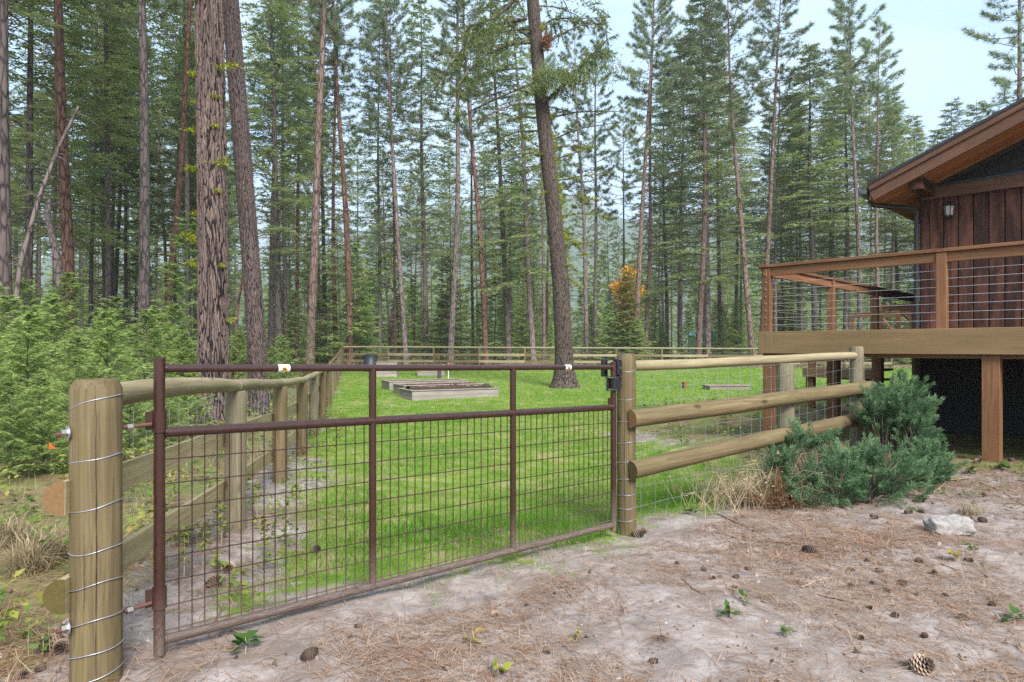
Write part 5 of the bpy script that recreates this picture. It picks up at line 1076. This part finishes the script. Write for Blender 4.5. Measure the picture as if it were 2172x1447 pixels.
# ------------------------------------------------------------------ pine cones
def cone_mesh(n=86, openness=1.0):
    V, F = [], []; o = 0
    th = np.linspace(0, 2 * np.pi, 8, endpoint=False); zs = np.linspace(0, 1, 7)
    for z in zs:
        for a in th: r = .30 * math.sin(math.pi * (.12 + .85 * z)) ; V.append((r * math.cos(a), r * math.sin(a), z))
    for i in range(6):
        for j in range(8): F.append([i * 8 + j, i * 8 + (j + 1) % 8, (i + 1) * 8 + (j + 1) % 8, (i + 1) * 8 + j])
    F += [list(range(8))[::-1], list(range(48, 56))]
    for i in range(n):
        f = i / n; z = .03 + .93 * f; a = i * 2.39996; R0 = .22 * math.sin(math.pi * (.12 + .85 * z)); R1 = .50 * math.sin(math.pi * (.10 + .82 * z)) ** .8 * openness; c, s = math.cos(a), math.sin(a); w = .10 + .05 * math.sin(math.pi * z); up = .03 + .12 * z; b = len(V)
        for (r, t, dz) in ((R0, -w * .5, 0), (R0, w * .5, 0), (R1 * .9, w, up), (R1 * .9, -w, up), (R1 * 1.06, 0, up + .015), (R1 * .85, 0, up + .055)): V.append((r * c - t * s, r * s + t * c, z + dz - .05))
        F += [[b, b + 1, b + 2, b + 3], [b + 3, b + 2, b + 4], [b + 2, b + 5, b + 4], [b + 3, b + 4, b + 5], [b + 2, b + 1, b + 5], [b + 1, b, b + 5], [b, b + 3, b + 5]]
    return mesh('pine_cone', V, F, False)
m, t, b, o = newmat('cone_scales'); geo = N(t, 'ShaderNodeTexCoord'); ln = N(t, 'ShaderNodeVectorMath', operation='LENGTH'); sx = N(t, 'ShaderNodeVectorMath', operation='MULTIPLY'); sx.inputs[1].default_value = (1, 1, 0)
t.links.new(geo.outputs['Object'], sx.inputs[0]); t.links.new(sx.outputs[0], ln.inputs[0]); t.links.new(hsv_rand(t, ramp(t, ln.outputs['Value'], [(.16, (.026, .015, .011)), (.30, (.10, .064, .042)), (.42, (.27, .19, .135))]), .4), b.inputs['Base Color']); b.inputs['Roughness'].default_value = .85
CONES = [cone_mesh(86, 1.0), cone_mesh(70, .82)]
for c in CONES: c.materials.append(m)
def cone(px, py, s, label, k=0, tilt=80, rz=0.0, group='pine cones lying about'):
    x, y = on_ground(px, py + 8); z = g1(x, y); o = bpy.data.objects.new('pine_cone', CONES[k % 2]); C.objects.link(o); o.scale = (s, s, s)
    M = Matrix.Rotation(rz, 4, 'Z') @ Matrix.Rotation(R(tilt), 4, 'X'); ctr = M @ Vector((0, 0, .48 * s)); o.rotation_euler = M.to_euler(); o.location = (x - ctr.x, y - ctr.y, z + .24 * s - ctr.z)
    return tag(o, label, 'pine cone', group)
cone(1718, 1167, .082, 'large open pine cone against the end of the grey stick', 0, 70, 4.6); cone(1952, 1418, .088, 'large open pine cone, the one with a paler tuft of needles under it', 0, 60, .5)
cone(655, 1394, .07, 'large pale pine cone on the sand just in front of the gate bottom bar', 1, 75, 2.2); cone(148, 1332, .085, 'dark pine cone behind the hinge post', 0, 65, 1.0); cone(107, 1368, .085, 'pine cone among small green leaves beside the hinge post', 0, 75, 2.6); cone(132, 1378, .08, 'pine cone touching another by the hinge post', 1, 80, .3)
cone(668, 1164, .075, 'pine cone in the thin grass behind the gate mesh', 1, 70, 1); cone(452, 1237, .08, 'pine cone under the yellow weeds behind the gate mesh', 0, 70, 2); cone(485, 1205, .08, 'pine cone near the second fence post behind the gate mesh', 0, 80, .2); cone(1352, 1130, .08, 'pine cone at the foot of the latch post', 0, 80, .9); cone(1366, 1122, .07, 'small pine cone close to the latch post foot', 1, 80, 2.9)
SC = [(1512, 1221), (1560, 1217), (1560, 1238), (1437, 1189), (1804, 1202), (1840, 1183), (1866, 1206), (1851, 1233), (1913, 1237), (1886, 1250), (2105, 1279), (1845, 1284), (1897, 1297), (1493, 1204), (1587, 1200), (2054, 1193), (2090, 1045), (1855, 1092), (1842, 1060), (1926, 1082), (1955, 1080), (2085, 1102), (1826, 1355), (1385, 1402), (2120, 985), (2145, 972), (2072, 975), (1960, 1345), (1050, 1297), (760, 1322), (1949, 1186), (1806, 1238), (1670, 1055), (60, 1345), (45, 1430), (85, 1420), (20, 1250), (1700, 1070), (2040, 1305), (1160, 1380), (1985, 1210)]
for i, (px, py) in enumerate(SC):
    big = py < 1110 and px > 1600
    cone(px, py, .058 if big else float(rg.uniform(.030, .046)), 'pine cone on the littered ground by the juniper and the deck posts' if big else 'small brown pine cone lying on the needle strewn sand', i, 80 + rg.normal(0, 8), i * 1.7)
# ------------------------------------------------------------------ stone, sticks, sprigs
x, y = on_ground(2014, 1128); z = g1(x, y); rk = np.random.default_rng(3); V = []; F = []; nu, nv = 40, 20
for j in range(nv + 1):
    for i in range(nu):
        a = 2 * math.pi * i / nu; p = math.pi * j / nv - math.pi / 2; d = np.array([math.cos(a) * math.cos(p), math.sin(a) * math.cos(p), math.sin(p)]); d = np.sign(d) * np.abs(d) ** .62
        V.append(np.array([d[0] * .145, d[1] * .095, d[2] * .062]) * (1 + .05 * math.sin(5 * a + 3 * p) + .04 * math.sin(9 * p + 4 * a) + rk.normal(0, .018)) + np.array([d[2] * -.012, 0, d[0] * .012]))
for j in range(nv):
    for i in range(nu): F.append([j * nu + i, j * nu + (i + 1) % nu, (j + 1) * nu + (i + 1) % nu, (j + 1) * nu + i])
m, t, b, o = newmat('broken_concrete'); nn = noise(t, mapped(t, (1, 1, 1), False), 38, 8, .75); t.links.new(ramp(t, nn, [(.3, (.17, .15, .132)), (.5, (.30, .272, .25)), (.7, (.42, .39, .365))]), b.inputs['Base Color']); b.inputs['Roughness'].default_value = .95; bump(t, nn, b, 1.0, .012)
tag(obj('stone', mesh('stone', V, F, True, 35), m, None, Matrix.Translation((x, y, z + .045)) @ Matrix.Rotation(R(-8), 4, 'Z')), 'pale grey block of broken concrete lying on the sand', 'stone')
def stick(pts, r, label, mat='stick'):
    P = [on_ground(*p) for p in pts]; P = [(a, c, g1(a, c) + r * .9) for a, c in P]; T = np.linspace(0, len(P) - 1, 4 * len(P)); Q = np.stack([np.interp(T, np.arange(len(P)), [p[k] for p in P]) for k in range(3)], -1); Q[1:-1] += np.random.default_rng(int(pts[0][0])).normal(0, r * .35, Q[1:-1].shape) * [1, 1, .3]
    V, F = tube_np(Q, np.linspace(r, r * .5, len(Q)), 7); tag(obj('stick', mesh('stick', V, F), M_[mat]), label, 'stick', 'fallen sticks')
stick([(1612, 1148), (1660, 1150), (1705, 1158)], .012, 'grey forked stick lying against the large open pine cone'); stick([(1738, 1264), (1800, 1274), (1868, 1283), (1990, 1275)], .007, 'longest thin grey stick lying across the needles'); stick([(1446, 1228), (1470, 1250), (1496, 1262)], .006, 'short dark twig lying bent on bare sand'); stick([(1523, 1092), (1555, 1108), (1588, 1122)], .007, 'twig lying below the tangle of dry weeds')
stick([(1700, 1245), (1730, 1238), (1768, 1228), (1755, 1210)], .004, 'hooked pale straw twig on the sand', 'drystem'); stick([(2035, 1392), (2045, 1405), (2055, 1395)], .006, 'tiny curled twig near the edge of the sand'); stick([(1790, 1394), (1830, 1378)], .005, 'thin straight twig on the sand'); stick([(1995, 1202), (2035, 1215)], .006, 'dark twig beside a reddish sprig')
stick([(425, 1345), (450, 1330), (468, 1300), (472, 1285)], .006, 'curved twig poking up against the gate bottom bar'); stick([(2080, 1025), (2130, 1045), (2172, 1075)], .006, 'long bleached stem lying in the weeds below the deck', 'drystem'); stick([(1980, 1048), (2010, 1020), (2060, 1015)], .006, 'pale bent stem in the weeds beside the juniper', 'drystem'); stick([(2090, 1425), (2140, 1426), (2172, 1428)], .006, 'grey stick half buried in needles'); stick([(1545, 1250), (1580, 1256)], .004, 'small twig beside the green leaf')
def sprig(px, py, n, H, s, tone, label, mat='weeds', cat='plant'):
    x, y = on_ground(px, py); z = g1(x, y); e = empty('seedling', (x, y, z), 0, label, cat, 'sprigs growing in the sand')
    f = rg.uniform(.3, 1, n); a = np.arange(n) * 2.4 + rg.normal(0, .3, n); r = s * .5 * (1.2 - f); V, F, T = leaves(np.stack([r * np.cos(a), r * np.sin(a), H * f], -1), s * rg.uniform(.7, 1.2, n), np.clip(rg.normal(tone, .06, n), 0, 1))
    obj('leaves', mesh('leaves', V, F, False, tone=T), M_[mat], e, None, False)['kind'] = 'stuff'
    obj('stem', mesh('stem', *tube_np([(0, 0, -.01), (.004, 0, H * .5), (0, .004, H)], [.003, .0025, .0015], 5)), M_['drystem'], e, None, False)
sprig(1549, 1310, 16, .05, .045, .2, 'bright green leafy sprig alone on the sand'); sprig(1668, 1352, 12, .05, .045, .35, 'yellow green sprig on the needle strewn sand'); sprig(1578, 1280, 6, .04, .045, .1, 'small dark green leaf pair on the sand'); sprig(520, 1385, 7, .07, .09, .05, 'broad dark green leaves in front of the gate bottom bar'); sprig(2152, 1320, 8, .04, .07, .05, 'dark green leaf cluster at the edge of the sand')
sprig(2026, 1200, 16, .06, .05, .9, 'reddish brown sprig on the sand'); sprig(2062, 1164, 10, .03, .05, .25, 'low green sprig beyond the concrete block'); sprig(1003, 1370, 8, .06, .05, .9, 'red brown seedling on the sand before the gate'); sprig(1222, 1355, 8, .05, .04, .85, 'brownish seedling standing in bare sand'); sprig(1055, 1432, 9, .05, .05, .6, 'yellowish seedling low on the sand'); sprig(1462, 1095, 16, .07, .06, .1, 'dark green sprig at the foot of the wire fence'); sprig(1428, 1012, 40, .26, .04, .6, 'pale seedy weed standing before the lower rail'); sprig(90, 1395, 14, .1, .05, .25, 'small green leaves around the pine cones by the hinge post'); sprig(200, 1440, 7, .12, .05, .45, 'yellow green shoots at the foot of the hinge post'); sprig(2060, 1006, 20, .07, .06, .1, 'creeping green plant on the litter under the deck edge'); sprig(2130, 1000, 22, .07, .06, .12, 'green ground plant by the deck post')
for (px, py) in ((500, 1120), (520, 1080), (470, 1160), (545, 1105), (430, 1210), (390, 1240), (460, 1090), (560, 1190)): sprig(px, py, 34, .30, .05, .62, 'yellow leaved weed at the fence foot behind the gate mesh')
# fallen needle fan
x, y = on_ground(1398, 1352); z = g1(x, y) + .01; n = 60; a = rg.uniform(-2.9, -.3, n); D = np.stack([np.cos(a), np.sin(a), rg.uniform(.0, .35, n)], -1); Pn = np.tile(np.array([[x, y, z]]), (n, 1)); S = norm(np.cross(D, np.array([0, 0, 1.])))
tag(obj('needle_tuft', soup_mesh('needle_tuft', tri_soup(Pn, norm(D), S, rg.uniform(.09, .15, n), np.full(n, .003)), np.repeat(rg.uniform(.2, .8, n), 3)), M_['litter']), 'fan shaped tuft of fallen pine needles still joined at the twig', 'needles')
# dry weed tangle between the fence and the juniper
def dry_tangle(name, px, py, n, H, spread, label, seed, leafy=True):
    rg2 = np.random.default_rng(seed); x, y = on_ground(px, py); z = g1(x, y); e = empty(name, (x, y, z), 0, label, 'dry weeds', 'dry weeds'); parts = []; LV = []
    for i in range(n):
        a = rg2.uniform(0, 6.283); L = H * rg2.uniform(.4, 1.1); b = np.array([rg2.normal(0, spread * .3), rg2.normal(0, spread * .3), 0]); ln = rg2.uniform(.15, .9); d = np.array([math.cos(a) * ln, math.sin(a) * ln, 1 - .5 * ln])
        P = np.stack([b, b + d * L * .4, b + d * L * .8 + [0, 0, -.06 * L], b + d * L + [math.cos(a) * .1 * L, math.sin(a) * .1 * L, -.2 * L]]); parts.append(tube_np(P, [.003, .0026, .002, .001], 4))
        if leafy: LV.append(P[rg2.integers(1, 4, 4)] + rg2.normal(0, .02, (4, 3)))
    obj('stems', mesh('stems', *joinq(parts)), M_['drystem'], e, None, False)['kind'] = 'stuff'
    if leafy: V, F, T = leaves(np.concatenate(LV), rg2.uniform(.02, .055, n * 4), rg2.uniform(0, 1, n * 4)); V = V.reshape(-1, 4, 3); mid = (V[:, 1] + V[:, 3]) / 2; V[:, 1] = mid + (V[:, 1] - mid) * .45; V[:, 3] = mid + (V[:, 3] - mid) * .45; V = V.reshape(-1, 3); obj('leaves', mesh('leaves', V, F, False, tone=T), M_['drygrass'], e, None, False)['kind'] = 'stuff'
dry_tangle('dry_weed', 1530, 1075, 80, .55, .6, 'tangle of dry stems leaning on the lower rail', 1); dry_tangle('dry_weed', 1610, 1065, 80, .75, .5, 'tall dry weed tangle rising in front of the rails beside the juniper', 2); dry_tangle('dry_weed', 1640, 1010, 50, .6, .5, 'dry stalks woven into the juniper edge', 3); dry_tangle('dry_weed', 1760, 900, 26, .5, .4, 'seedy dry stalks standing behind the lower rail', 4, True)
for i, (px, py, lab) in enumerate(((1590, 1072, 'drooping tuft of dry grass beside the dead juniper spray'), (60, 1215, 'large tuft of bleached dry grass outside the hinge post'), (20, 1160, 'tuft of dry grass at the edge of the saplings'), (110, 1190, 'dry grass tuft just outside the hinge post'), (2060, 1090, 'thin dry grass tuft beyond the concrete block'))):
    x, y = on_ground(px, py); z = g1(x, y); e = empty('grass_tuft', (x, y, z), 0, lab, 'grass tuft', 'dry grass tufts'); n = 420 if i != 4 else 120; a = rg.uniform(0, 6.283, n); ln = rg.uniform(.2, 1.2, n); L = rg.uniform(.12, .34, n) * (1 if i != 4 else .5)
    P0 = rg.normal(0, .04, (n, 3)) * [1, 1, 0]; d = norm(np.stack([np.cos(a) * ln, np.sin(a) * ln, np.full(n, 1.)], -1)); P1 = P0 + d * (L * .55)[:, None]; P2 = P0 + d * L[:, None] + np.stack([np.cos(a) * L * .25, np.sin(a) * L * .25, -L * .35 * ln], -1); S = np.stack([-np.sin(a), np.cos(a), np.zeros(n)], -1) * .0018
    V = np.stack([P0 - S, P0 + S, P1 + S, P1 - S, P2], 1).reshape(-1, 3); b = np.arange(n)[:, None] * 5
    obj('blade', mesh('blade', V, np.concatenate([b + [0, 1, 2], b + [0, 2, 3], b + [3, 2, 4]]), False, tone=np.repeat(rg.uniform(0, 1, n), 5)), M_['drygrass'], e, None, False)['kind'] = 'stuff'

# ------------------------------------------------------------------ the air
HZ = (-1700, -1600, -3, 1700, 1900, 280)
hv = [(x, y, z) for x in (HZ[0], HZ[3]) for y in (HZ[1], HZ[4]) for z in (HZ[2], HZ[5])]
m = bpy.data.materials.new('haze'); m.use_nodes = True; t = m.node_tree; t.nodes.clear(); o = N(t, 'ShaderNodeOutputMaterial'); v = N(t, 'ShaderNodeVolumePrincipled')
v.inputs['Color'].default_value = (.94, .97, 1, 1); v.inputs['Density'].default_value = .0008; v.inputs['Anisotropy'].default_value = .2; t.links.new(v.outputs[0], o.inputs['Volume'])
tag(obj('haze', mesh('haze', hv, [[0, 1, 3, 2], [4, 6, 7, 5], [0, 4, 5, 1], [2, 3, 7, 6], [0, 2, 6, 4], [1, 5, 7, 3]], False), m), 'faint blue air between the far trees and hills', 'haze', kind='stuff')

def check_line(pst, p, r, ang, z0, z1, seed, w=.0035):
    rg3 = np.random.default_rng(seed); zs = np.linspace(z0, z1, 26); a = ang + np.cumsum(rg3.normal(0, .012, 26)); ww = w * np.sin(np.linspace(.25, 2.95, 26)) * rg3.uniform(.5, 1.2, 26); V = []; F = []
    for z, aa, h in zip(zs, a, ww):
        for s in (-1, 1): V.append((p[0] + (r + .0012) * math.cos(aa + s * h / r / 2), p[1] + (r + .0012) * math.sin(aa + s * h / r / 2), z))
    for i in range(25): F.append([2 * i, 2 * i + 1, 2 * i + 3, 2 * i + 2])
    obj('split', mesh('split', V, F), M_['ink'], pst)
check_line(hinge, FENCE_L[0], .0955, -1.05, .05, 1.12, 1); check_line(hinge, FENCE_L[0], .0955, -1.45, .25, .6, 2, .002); check_line(latch_post, RP[0], .0715, -1.9, -.05, .95, 3, .003); check_line(latch_post, RP[0], .0715, -1.5, .3, 1.1, 4, .002)
